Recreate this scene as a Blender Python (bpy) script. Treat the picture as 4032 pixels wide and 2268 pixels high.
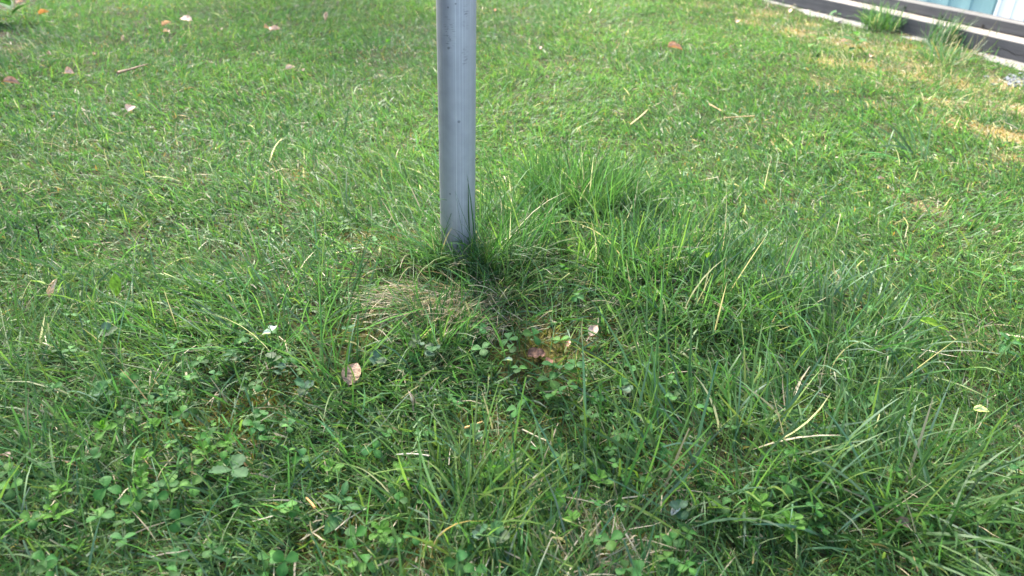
import bpy, math, random
import numpy as np
from mathutils import Vector, Matrix

for o in list(bpy.data.objects):
    bpy.data.objects.remove(o)
SC = bpy.context.scene
COL = SC.collection
rng = np.random.default_rng(7)
random.seed(7)

# ------------------------------------------------------------------ camera
FPX, CAM_H = 2900.0, 0.58                  # focal length in pixels of the 4032 wide photograph, metres above the lawn
PITCH, ROLL = math.radians(29.6), math.radians(2.0)
FWD = np.array([0.0, math.cos(PITCH), -math.sin(PITCH)])
RT0, UP0 = np.array([1.0, 0, 0]), np.array([0.0, math.sin(PITCH), math.cos(PITCH)])
RT = RT0 * math.cos(ROLL) + UP0 * math.sin(ROLL)
UP = UP0 * math.cos(ROLL) - RT0 * math.sin(ROLL)
CAM = np.array([0.0, 0.0, CAM_H])
cd = bpy.data.cameras.new("camera")
cd.sensor_width = 36.0
cd.lens = 36.0 * FPX / 4032.0
cd.clip_start, cd.clip_end = 0.02, 400.0
cam = bpy.data.objects.new("camera", cd)
COL.objects.link(cam)
M3 = Matrix((RT, UP, -FWD)).transposed()
cam.matrix_world = Matrix.Translation(Vector(CAM)) @ M3.to_4x4()
SC.camera = cam
cd.dof.use_dof = True
cd.dof.focus_distance = 1.0
cd.dof.aperture_fstop = 6.5

# ------------------------------------------------------------------ light
SUN_EL, SUN_AZ = math.radians(48), math.radians(-24)      # azimuth from the viewing direction, positive to the right
W = bpy.data.worlds.new("World")
SC.world = W
W.use_nodes = True
nt = W.node_tree
bg = nt.nodes["Background"]
sky = nt.nodes.new("ShaderNodeTexSky")
sky.sky_type = 'NISHITA'
sky.sun_disc = False
sky.sun_elevation = SUN_EL
sky.sun_rotation = SUN_AZ
sky.air_density, sky.dust_density, sky.ozone_density = 1.0, 2.5, 1.0
nt.links.new(sky.outputs[0], bg.inputs[0])
bg.inputs[1].default_value = 0.12
sl = bpy.data.lights.new("sun", 'SUN')
sl.energy = 3.7
sl.angle = math.radians(11)
sl.color = (1.0, 0.94, 0.82)
sun = bpy.data.objects.new("sun", sl)
COL.objects.link(sun)
sd = Vector((math.cos(SUN_EL) * math.sin(SUN_AZ), math.cos(SUN_EL) * math.cos(SUN_AZ), math.sin(SUN_EL)))
sun.rotation_euler = sd.to_track_quat('Z', 'Y').to_euler()
SC.view_settings.view_transform = 'Standard'
SC.view_settings.look = 'None'
SC.view_settings.exposure = 2.65
SC.view_settings.gamma = 1.0
SC.render.engine = 'CYCLES'
SC.cycles.max_bounces = 12
SC.cycles.transmission_bounces = 8
SC.cycles.diffuse_bounces = 6

# ------------------------------------------------------------------ numeric helpers
def vnoise(x, y, s, seed=0):
    x, y = np.asarray(x, float) / s + 100, np.asarray(y, float) / s + 100
    xi, yi = np.floor(x).astype(np.int64), np.floor(y).astype(np.int64)
    fx, fy = x - xi, y - yi
    fx, fy = fx * fx * (3 - 2 * fx), fy * fy * (3 - 2 * fy)
    def h(a, b):
        n = (a * 374761393 + b * 668265263 + seed * 974634777) & 0x7fffffff
        n = ((n ^ (n >> 13)) * 1274126177) & 0x7fffffff
        return ((n ^ (n >> 16)) & 0xffff) / 65535.0
    return (h(xi, yi) * (1 - fx) + h(xi + 1, yi) * fx) * (1 - fy) + (h(xi, yi + 1) * (1 - fx) + h(xi + 1, yi + 1) * fx) * fy

def fbm(x, y, s, seed=0, n=3):
    v, a, t = 0, 1.0, 0
    for i in range(n):
        v = v + a * vnoise(x, y, s / 2 ** i, seed + i * 17); t += a; a *= .5
    return v / t

def ray(px, py):
    d = FWD + RT * ((px - 2016) / FPX) - UP * ((py - 1134) / FPX)
    return d / np.linalg.norm(d)

def flat(px, py, z=0.0):
    d = ray(px, py)
    return CAM + d * ((z - CAM_H) / d[2])

POLE = flat(1803, 1000)
MOUND = [(POLE[0], POLE[1] - .03, .24, .030)] + [tuple(flat(px, py)[:2]) + (r, h) for px, py, r, h in
         [(2290, 760, .17, .022), (2700, 1080, .20, .018), (3300, 1800, .16, .012), (300, 1300, .2, .010), (1500, 640, .25, .012)]]

def ground(x, y):
    x, y = np.asarray(x, float), np.asarray(y, float)
    z = .030 * (fbm(x, y, .55, 3, 3) - .5) + .010 * (vnoise(x, y, .09, 9) - .5)
    for mx, my, r, h in MOUND:
        z = z + h * np.exp(-((x - mx) ** 2 + (y - my) ** 2) / (r * r))
    return z

def at(px, py, dz=0.0):
    """the point where the ray through a pixel of the photograph meets the lawn raised by dz"""
    z = dz
    for _ in range(6):
        p = flat(px, py, z)
        z = float(ground(p[0], p[1])) + dz
    return p

def depth(p):
    return float(np.dot(np.asarray(p) - CAM, FWD))

def blob(x, y, spots):
    v = np.zeros_like(x)
    for cx, cy, rx, ry, a in spots:
        v = np.maximum(v, a * np.exp(-(((x - cx) / rx) ** 2 + ((y - cy) / ry) ** 2)))
    return v

def spots(lst):
    out = []
    for px, py, rpx, a in lst:                 # radius in photograph pixels across the view
        p = at(px, py)
        r = rpx * depth(p) / FPX
        out.append((p[0], p[1], r, r * 1.1, a))
    return out

# ------------------------------------------------------------------ materials
def new_mat(name):
    m = bpy.data.materials.new(name)
    m.use_nodes = True
    n = m.node_tree
    b = n.nodes["Principled BSDF"]
    return m, n, b

def plant_mat(name, rough=.42, spec=.5, trans=.38, tint=(1.25, 1.25, .55), bump=0.0, mottled=0.0, scale=900):
    m, n, b = new_mat(name)
    a = n.nodes.new("ShaderNodeVertexColor"); a.layer_name = "Col"
    src = a.outputs[0]
    if mottled:
        tc = n.nodes.new("ShaderNodeTexCoord")
        nz = n.nodes.new("ShaderNodeTexNoise"); nz.inputs["Scale"].default_value = scale; nz.inputs["Detail"].default_value = 4
        n.links.new(tc.outputs["Object"], nz.inputs["Vector"])
        mr = n.nodes.new("ShaderNodeMapRange"); mr.inputs[3].default_value = 1 - mottled; mr.inputs[4].default_value = 1 + mottled
        mr.inputs[1].default_value = .3; mr.inputs[2].default_value = .7
        n.links.new(nz.outputs[0], mr.inputs[0])
        mx = n.nodes.new("ShaderNodeVectorMath"); mx.operation = 'SCALE'
        n.links.new(src, mx.inputs[0]); n.links.new(mr.outputs[0], mx.inputs["Scale"])
        src = mx.outputs[0]
        if bump:
            bp = n.nodes.new("ShaderNodeBump"); bp.inputs["Strength"].default_value = bump; bp.inputs["Distance"].default_value = .001
            n.links.new(nz.outputs[0], bp.inputs["Height"]); n.links.new(bp.outputs[0], b.inputs["Normal"])
    n.links.new(src, b.inputs["Base Color"])
    b.inputs["Roughness"].default_value = rough
    b.inputs["Specular IOR Level"].default_value = spec
    if trans:
        t = n.nodes.new("ShaderNodeBsdfTranslucent")
        tm = n.nodes.new("ShaderNodeVectorMath"); tm.operation = 'MULTIPLY'; tm.inputs[1].default_value = tint
        n.links.new(src, tm.inputs[0]); n.links.new(tm.outputs[0], t.inputs[0])
        mix = n.nodes.new("ShaderNodeMixShader"); mix.inputs[0].default_value = trans
        n.links.new(b.outputs[0], mix.inputs[1]); n.links.new(t.outputs[0], mix.inputs[2])
        n.links.new(mix.outputs[0], n.nodes["Material Output"].inputs[0])
    return m

M_GRASS = plant_mat("grass_blade", .52, .40, .46, (1.05, 1.2, .78))
M_STRAW = plant_mat("dry_blade", .6, .3, .25, (1.1, 1, .8))
M_CLOVER = plant_mat("clover_leaf", .6, .2, .40, (1.2, 1.3, .5), mottled=.14, scale=700)
M_DEAD = plant_mat("dead_leaf", .65, .3, .18, (1.1, .9, .6), bump=.6, mottled=.28, scale=260)
M_MOSS = plant_mat("moss_sprig", .8, .1, .25, (1.1, 1, .5))

def earth_mat():
    m, n, b = new_mat("earth")
    a = n.nodes.new("ShaderNodeVertexColor"); a.layer_name = "Col"
    tc = n.nodes.new("ShaderNodeTexCoord")
    nz = n.nodes.new("ShaderNodeTexNoise"); nz.inputs["Scale"].default_value = 140; nz.inputs["Detail"].default_value = 6
    n.links.new(tc.outputs["Object"], nz.inputs["Vector"])
    mr = n.nodes.new("ShaderNodeMapRange"); mr.inputs[1].default_value = .3; mr.inputs[2].default_value = .7
    mr.inputs[3].default_value = .55; mr.inputs[4].default_value = 1.4
    n.links.new(nz.outputs[0], mr.inputs[0])
    mx = n.nodes.new("ShaderNodeVectorMath"); mx.operation = 'SCALE'
    n.links.new(a.outputs[0], mx.inputs[0]); n.links.new(mr.outputs[0], mx.inputs["Scale"])
    n.links.new(mx.outputs[0], b.inputs["Base Color"])
    bp = n.nodes.new("ShaderNodeBump"); bp.inputs["Distance"].default_value = .006
    n.links.new(nz.outputs[0], bp.inputs["Height"]); n.links.new(bp.outputs[0], b.inputs["Normal"])
    b.inputs["Roughness"].default_value = .95
    b.inputs["Specular IOR Level"].default_value = .1
    return m
M_EARTH = earth_mat()

def stained_mat(name, c1, c2, rough=.7, scale=(8, 8, 8), metal=0.0, bump=.15, spec=.4):
    m, n, b = new_mat(name)
    tc = n.nodes.new("ShaderNodeTexCoord")
    mp = n.nodes.new("ShaderNodeMapping"); mp.inputs["Scale"].default_value = scale
    nz = n.nodes.new("ShaderNodeTexNoise"); nz.inputs["Scale"].default_value = 1; nz.inputs["Detail"].default_value = 8; nz.inputs["Roughness"].default_value = .65
    n.links.new(tc.outputs["Object"], mp.inputs[0]); n.links.new(mp.outputs[0], nz.inputs["Vector"])
    cr = n.nodes.new("ShaderNodeValToRGB")
    cr.color_ramp.elements[0].position = .35; cr.color_ramp.elements[1].position = .68
    cr.color_ramp.elements[0].color = (*c1, 1); cr.color_ramp.elements[1].color = (*c2, 1)
    n.links.new(nz.outputs[0], cr.inputs[0]); n.links.new(cr.outputs[0], b.inputs["Base Color"])
    bp = n.nodes.new("ShaderNodeBump"); bp.inputs["Strength"].default_value = bump; bp.inputs["Distance"].default_value = .004
    n.links.new(nz.outputs[0], bp.inputs["Height"]); n.links.new(bp.outputs[0], b.inputs["Normal"])
    b.inputs["Roughness"].default_value = rough; b.inputs["Metallic"].default_value = metal
    b.inputs["Specular IOR Level"].default_value = spec
    return m

# ------------------------------------------------------------------ object helpers
def tag(o, label=None, cat=None, group=None, kind=None):
    if label: o["label"] = label
    if cat: o["category"] = cat
    if group: o["group"] = group
    if kind: o["kind"] = kind
    return o

def link(name, me, parent=None, loc=None, rot=None):
    o = bpy.data.objects.new(name, me)
    COL.objects.link(o)
    if parent is not None: o.parent = parent
    if loc is not None: o.location = loc
    if rot is not None: o.rotation_euler = rot
    return o

def quad_mesh(name, V, F, mat, col=None, smooth=True):
    """V (n,3), F (m,4) quads; col (n,3) per vertex"""
    V = np.ascontiguousarray(V, np.float32); F = np.ascontiguousarray(F, np.int32)
    k = F.shape[1]
    me = bpy.data.meshes.new(name)
    me.vertices.add(len(V)); me.vertices.foreach_set("co", V.ravel())
    me.loops.add(F.size); me.loops.foreach_set("vertex_index", F.ravel())
    me.polygons.add(len(F))
    me.polygons.foreach_set("loop_start", np.arange(0, F.size, k, dtype=np.int32))
    me.polygons.foreach_set("use_smooth", np.full(len(F), smooth, bool))
    me.update(calc_edges=True)
    if col is not None:
        a = me.color_attributes.new("Col", 'FLOAT_COLOR', 'POINT')
        c = np.ones((len(V), 4), np.float32); c[:, :3] = col
        a.data.foreach_set("color", c.ravel())
    me.materials.append(mat)
    return me

def blades(P, L, Wd, az, tilt, bend, twist, col, tip=None, levels=4, cut=None, on_ground=True):
    """ribbon blades: base points P (n,3), lengths, widths, azimuth and tilt from the vertical, extra bend to the tip"""
    n = len(P)
    ts = np.linspace(0, 1, levels)
    V = np.zeros((n, levels, 2, 3)); C = np.zeros((n, levels, 2, 3))
    p = P.copy()
    prof = np.interp(ts, [0, .3, .7, 1], [.75, 1.0, .8, .08])
    for i, t in enumerate(ts):
        a = tilt + bend * t ** 1.3
        d = np.stack([np.sin(a) * np.cos(az), np.sin(a) * np.sin(az), np.cos(a)], 1)
        if i:
            p = p + d * (L / (levels - 1))[:, None]
        per = np.stack([-np.sin(az), np.cos(az), np.zeros(n)], 1)
        tw = twist * (1 + .6 * t)
        w = per * np.cos(tw)[:, None] + np.cross(d, per) * np.sin(tw)[:, None]
        k = np.full(n, prof[i])
        if cut is not None and i == levels - 1:
            k = np.where(cut, .55, k)
        h = (Wd * k * .5)[:, None] * w
        V[:, i, 0], V[:, i, 1] = p - h, p + h
        cc = col if tip is None or i < levels - 1 else tip
        C[:, i, 0] = C[:, i, 1] = cc
    V = V.reshape(-1, 3)
    if on_ground:
        g = ground(V[:, 0], V[:, 1]) + .0015
        low = V[:, 2] < g
        V[:, 2] = np.where(low, g + rng.uniform(0, .004, len(V)), V[:, 2])
        base = np.arange(n)[:, None] * levels * 2
        V[(base + [0, 1]).ravel(), 2] -= .004
    b = (np.arange(n) * levels * 2)[:, None] + (np.arange(levels - 1) * 2)[None]
    F = np.stack([b, b + 1, b + 3, b + 2], -1).reshape(-1, 4)
    return V, F, C.reshape(-1, 3)

GREENS = np.array([[.070, .154, .041], [.042, .108, .028], [.088, .168, .090], [.124, .205, .044], [.098, .184, .055]])
STRAWS = np.array([[.36, .30, .19], [.44, .39, .28], [.30, .20, .09], [.26, .23, .15]])

def greens(n, w, jitter=.16):
    c = GREENS[rng.choice(len(GREENS), n, p=np.array(w) / np.sum(w))]
    return np.clip(c * rng.normal(1, jitter, (n, 1)) * rng.normal(1, .06, (n, 3)), .01, .7)

def straws(n, w=(.4, .33, .05, .22)):
    c = STRAWS[rng.choice(len(STRAWS), n, p=np.array(w) / np.sum(w))]
    return np.clip(c * rng.normal(1, .15, (n, 1)), .03, .75)

# ------------------------------------------------------------------ where moss, dry thatch, bare soil and clover lie
MOSS = spots([(1420, 940, 90, .8), (1560, 930, 80, .8), (1290, 800, 90, .5), (700, 1700, 150, .9), (880, 1640, 130, .9), (1080, 1560, 150, .9), (1000, 1760, 140, .7),
              (1380, 1330, 110, .8), (2150, 1360, 150, 1), (2010, 1420, 110, .8), (2220, 1490, 120, .75), (1990, 1340, 80, .7), (2330, 1330, 90, .6), (1950, 1700, 150, .5),
              (1350, 2150, 190, .8), (1650, 2230, 150, .7), (2200, 1690, 120, .5), (2600, 1850, 110, .6), (500, 1950, 130, .4), (1250, 1980, 120, .5)])
ORANGE = spots([(3120, 125, 80, 1), (3190, 95, 50, .8), (3290, 245, 90, .9), (3420, 265, 70, .9), (3560, 190, 60, .8), (3640, 270, 50, .8), (3680, 400, 70, .7), (3950, 350, 60, .8), (4010, 430, 60, .7),
                (3900, 520, 90, .9), (4000, 545, 80, .9), (2950, 90, 70, .7), (1180, 690, 90, .55), (3980, 620, 60, .5), (60, 200, 60, .5), (3350, 190, 130, .6), (3600, 300, 120, .6), (3800, 340, 110, .65), (3000, 60, 80, .6), (3500, 340, 110, .4), (3750, 470, 110, .45), (3230, 330, 90, .35)])
DRY = spots([(3900, 420, 160, .6), (3550, 235, 150, .5), (3250, 150, 130, .5), (2780, 25, 60, .8), (3960, 330, 90, .9), (3700, 260, 90, .6), (3480, 250, 60, .5), (2420, 2210, 190, .9), (2250, 2130, 110, .6), (3620, 800, 90, .6), (3850, 1330, 120, .5), (2660, 1880, 120, .5),
             (330, 590, 70, .5), (1420, 400, 60, .5), (1700, 1230, 120, .6), (1900, 1180, 120, .5), (3480, 420, 50, .5), (3000, 560, 150, .25)])
BARE = spots([(20, 20, 120, 1.2), (90, 130, 60, .8), (0, 140, 60, .8), (3640, 810, 60, .8), (3700, 385, 26, .9), (3750, 340, 22, .8), (3860, 1540, 70, .8), (3700, 1200, 60, .4), (2790, 2225, 60, .6), (2180, 2230, 70, .5), (3910, 330, 22, .8)])
CLOV = spots([(2150, 1430, 200, 1), (600, 1600, 330, .9), (1000, 1330, 170, .9), (400, 1750, 350, .9), (2550, 1750, 230, .8), (1600, 2050, 260, .7), (2500, 2050, 260, .7), (300, 2150, 300, .8), (2200, 1000, 170, .6), (1350, 880, 170, .6), (3500, 1900, 350, .35), (2000, 1750, 250, .6), (800, 1950, 250, .8)])

def fields(x, y):
    j = .6 + .8 * fbm(x, y, .05, 40, 2)
    return (np.clip(blob(x, y, MOSS) * j, 0, 1), np.clip(blob(x, y, ORANGE) * j, 0, 1), np.clip(blob(x, y, DRY) * j, 0, 1), np.clip(blob(x, y, BARE) * j, 0, 1), np.clip(blob(x, y, CLOV), 0, 1))

# ------------------------------------------------------------------ shed line (needed to keep the lawn off it)
def on_plane(px, py, p0, nrm):
    d = ray(px, py)
    return CAM + d * (np.dot(p0 - CAM, nrm) / np.dot(d, nrm))
A0 = flat(4032, 251, 0.0)
dv = ray(753, -596)
DIR = np.array([dv[0], dv[1], 0.0]); DIR /= np.linalg.norm(DIR)      # along the shed, away from the camera
NRM = np.array([DIR[1], -DIR[0], 0.0])                               # from the lawn into the shed
def shed_s(x, y):
    return (x - A0[0]) * NRM[0] + (y - A0[1]) * NRM[1]
H1 = on_plane(4032, 171, A0, NRM)[2]
P2 = flat(4032, 150, H1); D1 = np.dot(P2 - A0, NRM)
H2 = on_plane(4032, 97, P2, NRM)[2]
P3 = flat(4032, 84, H2); D2 = np.dot(P3 - A0, NRM)
PW = on_plane(3917, 57, P3, NRM)
S_WHITE = np.dot(PW - A0, DIR)
print("shed", A0, DIR, H1, D1, H2, D2, S_WHITE, "pole", POLE, depth(POLE), 'white z', PW[2])

# ------------------------------------------------------------------ ground sheet
def build_ground():
    def axis(lo, hi, step, far):
        a = np.arange(lo, hi + 1e-6, step)
        g = step
        left, right = [], []
        p, q = lo, hi
        while q < far:
            g *= 1.35
            p -= g; q += g
            left.append(p); right.append(q)
        return np.concatenate([left[::-1], a, right])
    xs, ys = axis(-3.2, 3.4, .02, 60), axis(.2, 4.6, .02, 60)
    X, Y = np.meshgrid(xs, ys)
    x, y = X.ravel(), Y.ravel()
    z = ground(x, y)
    r = np.maximum(np.abs(x) - 4, 0) + np.maximum(np.abs(y - 2.4) - 4, 0)
    z = z * np.exp(-r * .3)
    m, og, dr, ba, cl = fields(x, y)
    soil = np.array([.050, .036, .024])
    c = np.tile(soil, (len(x), 1)) * (.7 + .6 * fbm(x, y, .07, 60))[:, None]
    c = c * (1 - .5 * (1 - ba)[:, None]) + np.array([.022, .034, .010]) * .7 * (1 - ba)[:, None]
    c = c * (1 - m[:, None]) + np.array([.085, .075, .022]) * m[:, None]
    c = c * (1 - og[:, None]) + np.array([.21, .16, .07]) * og[:, None]
    c = c * (1 - .7 * dr[:, None]) + np.array([.22, .17, .09]) * .7 * dr[:, None]
    far = np.clip(r * 1.2, 0, 1)[:, None]
    c = c * (1 - far) + np.array([.055, .115, .026]) * far
    nx, ny = len(xs), len(ys)
    i = (np.arange(ny - 1)[:, None] * nx + np.arange(nx - 1)[None]).ravel()
    F = np.stack([i, i + 1, i + nx + 1, i + nx], 1)
    tag(link("ground", quad_mesh("ground", np.stack([x, y, z], 1), F, M_EARTH, c)), kind='structure')
build_ground()

# ------------------------------------------------------------------ lawn blades
def scatter(n, rmin, rmax, power, half=56):
    u = rng.uniform(0, 1, n)
    k = 2 - power
    r = (rmin ** k + u * (rmax ** k - rmin ** k)) ** (1 / k)
    a = np.radians(rng.uniform(-half, half, n))
    return r * np.sin(a), r * np.cos(a), r

def keep_lawn(x, y):
    return (shed_s(x, y) < -.014) & ((x - POLE[0]) ** 2 + (y - POLE[1]) ** 2 > .033 ** 2)

def lawn():
    n = 560000
    x, y, r = scatter(n, .38, 5.2, 1.05)
    m, og, dr, ba, cl = fields(x, y)
    dens = 1 - .84 * m - .90 * og - .50 * dr - .97 * ba - .25 * cl
    dens *= (.30 + 1.0 * fbm(x, y, .11, 70, 2)) * (.72 + .28 * np.clip((r - .8) / .6, 0, 1))
    strip = np.clip((shed_s(x, y) + .30) / .25, 0, 1)
    along = (x - A0[0]) * DIR[0] + (y - A0[1]) * DIR[1]
    dens *= 1 - .80 * strip * np.clip((1.9 - along) / .8, .15, 1)
    dens *= np.where(shed_s(x, y) > -.09, np.clip((along - .9) / .8, .04, .8), 1)
    k = (rng.uniform(0, 1, n) < dens) & keep_lawn(x, y)
    x, y, r, dr, m, og = x[k], y[k], r[k], dr[k], m[k], og[k]
    n = len(x)
    z = ground(x, y)
    fine = rng.uniform(0, 1, n) < np.clip(.52 + 1.2 * (fbm(x, y, .35, 80, 2) - .5), .2, .9)
    near = np.clip((1.9 - r) / 1.2, 0, 1)
    hmap = .75 + .7 * fbm(x, y, .22, 90, 2)
    L = np.exp(rng.normal(np.log(.024), .38, n)) * hmap * (1 + .30 * near)
    Wd = np.where(fine, rng.uniform(.0008, .0015, n), rng.uniform(.0016, .0030, n)) * (1 + .05 * np.maximum(r - 1.2, 0))
    flow = 2 * np.pi * 1.3 * fbm(x, y, .45, 100, 2)
    az = flow + rng.normal(0, 1.15, n)
    tilt = np.abs(rng.normal(.80, .42, n)) + .30 * near * rng.uniform(0, 1, n)
    bend = rng.normal(.45, .45, n)
    twist = rng.normal(0, .7, n)
    t = fbm(x, y, .28, 120, 2)[:, None]
    ca = greens(n, [.42, .24, .14, .06, .14]); cb = greens(n, [.25, .08, .12, .30, .25])
    col = np.where(rng.uniform(0, 1, (n, 1)) < np.clip((t - .35) * 2.2, .05, .8), cb, ca)
    dead = rng.uniform(0, 1, n) < .022 + .35 * dr + .05 * m + .40 * og
    col = np.where(dead[:, None], straws(n), col)
    cut = rng.uniform(0, 1, n) < .45
    tip = np.where(((rng.uniform(0, 1, n) < .08) & cut)[:, None], straws(n), col)
    V, F, C = blades(np.stack([x, y, z], 1), L, Wd, az, tilt, bend, twist, col, tip, 4, cut)
    tag(link("grass", quad_mesh("grass", V, F, M_GRASS, C)), kind='stuff')
    # longer stalks that stand out above the mat
    n = 5600
    x, y, r = scatter(n, .40, 2.4, 1.25)
    m, og, dr, ba, cl = fields(x, y)
    lon = np.clip((fbm(x, y, .30, 130, 2) - .38) * 3, .08, 1)
    k = keep_lawn(x, y) & (rng.uniform(0, 1, n) < lon * (1 - ba))
    x, y = x[k], y[k]; n = len(x)
    L = rng.uniform(.035, .105, n)
    Wd = np.where(rng.uniform(0, 1, n) < .75, rng.uniform(.0008, .0017, n), rng.uniform(.0018, .0030, n))
    col = greens(n, [.25, .05, .22, .25, .23])
    col = np.where((rng.uniform(0, 1, n) < .02)[:, None], straws(n), col)
    V, F, C = blades(np.stack([x, y, ground(x, y)], 1), L, Wd, rng.uniform(0, 6.283, n), np.abs(rng.normal(.78, .38, n)), rng.normal(.45, .35, n),
                     rng.normal(0, .5, n), col, None, 6, rng.uniform(0, 1, n) < .35)
    tag(link("long_grass", quad_mesh("long_grass", V, F, M_GRASS, C)), kind='stuff')
    # pale clippings and thatch lying in the mat
    n = 30000
    x, y, r = scatter(n, .40, 4.8, 1.4)
    m, og, dr, ba, cl = fields(x, y)
    k = keep_lawn(x, y) & (rng.uniform(0, 1, n) < .09 + .85 * dr + .9 * og + .15 * m)
    x, y, r = x[k], y[k], r[k]; n = len(x)
    z = ground(x, y) + rng.uniform(.001, .022, n)
    V, F, C = blades(np.stack([x, y, z], 1), rng.uniform(.015, .055, n), rng.uniform(.0007, .0016, n) * (1 + .25 * np.maximum(r - 1, 0)), rng.uniform(0, 6.283, n), rng.normal(1.5, .2, n),
                     rng.normal(.1, .4, n), rng.normal(0, .6, n), straws(n), None, 4)
    tag(link("dry_grass", quad_mesh("dry_grass", V, F, M_STRAW, C)), kind='stuff')
    # moss sprigs
    n = 170000
    x, y, r = scatter(n, .40, 4.4, 1.3)
    m, og, dr, ba, cl = fields(x, y)
    mm = np.maximum(m, og)
    k = keep_lawn(x, y) & (rng.uniform(0, 1, n) < np.maximum(mm ** 1.3, .10))
    x, y, r, m, og = x[k], y[k], r[k], m[k], og[k]; n = len(x)
    col = np.where((og > m)[:, None], np.array([.36, .26, .09]), np.array([.17, .155, .035])) * rng.normal(1, .25, (n, 1)).clip(.4, 1.7)
    col = np.where((rng.uniform(0, 1, n) < .35)[:, None], np.array([.12, .16, .03]) * rng.normal(1, .2, (n, 1)), col)
    V, F, C = blades(np.stack([x, y, ground(x, y)], 1), rng.uniform(.006, .017, n), rng.uniform(.0015, .0035, n) * (1 + .3 * np.maximum(r - 1, 0)), rng.uniform(0, 6.283, n), np.abs(rng.normal(.5, .35, n)),
                     rng.normal(.3, .4, n), rng.normal(0, .8, n), np.clip(col, .01, .7), None, 3)
    tag(link("moss", quad_mesh("moss", V, F, M_MOSS, C)), kind='stuff')
lawn()

# ------------------------------------------------------------------ grass tufts: clumps that stand out of the lawn
def tuft(px, py, n, spread, Lr, Wr, label, w=(.4, .2, .15, .1, .15), lean=None, tilt=(.35, .25), bend=(.5, .35), dead=.03, name="grass_tuft", dz=0, cut=.2, squash=1.0, cat="grass tuft", seg=6):
    c = at(px, py)
    a = rng.uniform(0, 6.283, n); rr = spread * np.sqrt(rng.uniform(0, 1, n))
    dx, dy = rr * np.cos(a), rr * np.sin(a) * squash
    x, y = c[0] + dx, c[1] + dy
    ok = ((x - POLE[0]) ** 2 + (y - POLE[1]) ** 2 > .032 ** 2) & (shed_s(x, y) < -.004)
    x, y, dx, dy = x[ok], y[ok], dx[ok], dy[ok]; n = len(x)
    az = np.arctan2(dy, dx) + rng.normal(0, .9, n)
    if lean is not None:
        az = lean + rng.normal(0, .55, n)
    L = rng.uniform(*Lr, n)
    col = greens(n, w)
    col = np.where((rng.uniform(0, 1, n) < dead)[:, None], straws(n), col)
    P = np.stack([x, y, ground(x, y) + dz * rng.uniform(0, 1, n)], 1)
    V, F, C = blades(P, L, rng.uniform(*Wr, n), az, np.abs(rng.normal(*tilt, n)), rng.normal(*bend, n), rng.normal(0, .6, n), col, None, seg, rng.uniform(0, 1, n) < cut)
    o = np.array([c[0], c[1], float(ground(c[0], c[1]))])
    return tag(link(name, quad_mesh(name, V - o, F, M_GRASS if dead < .5 else M_STRAW, C), loc=o), label, cat)

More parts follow.
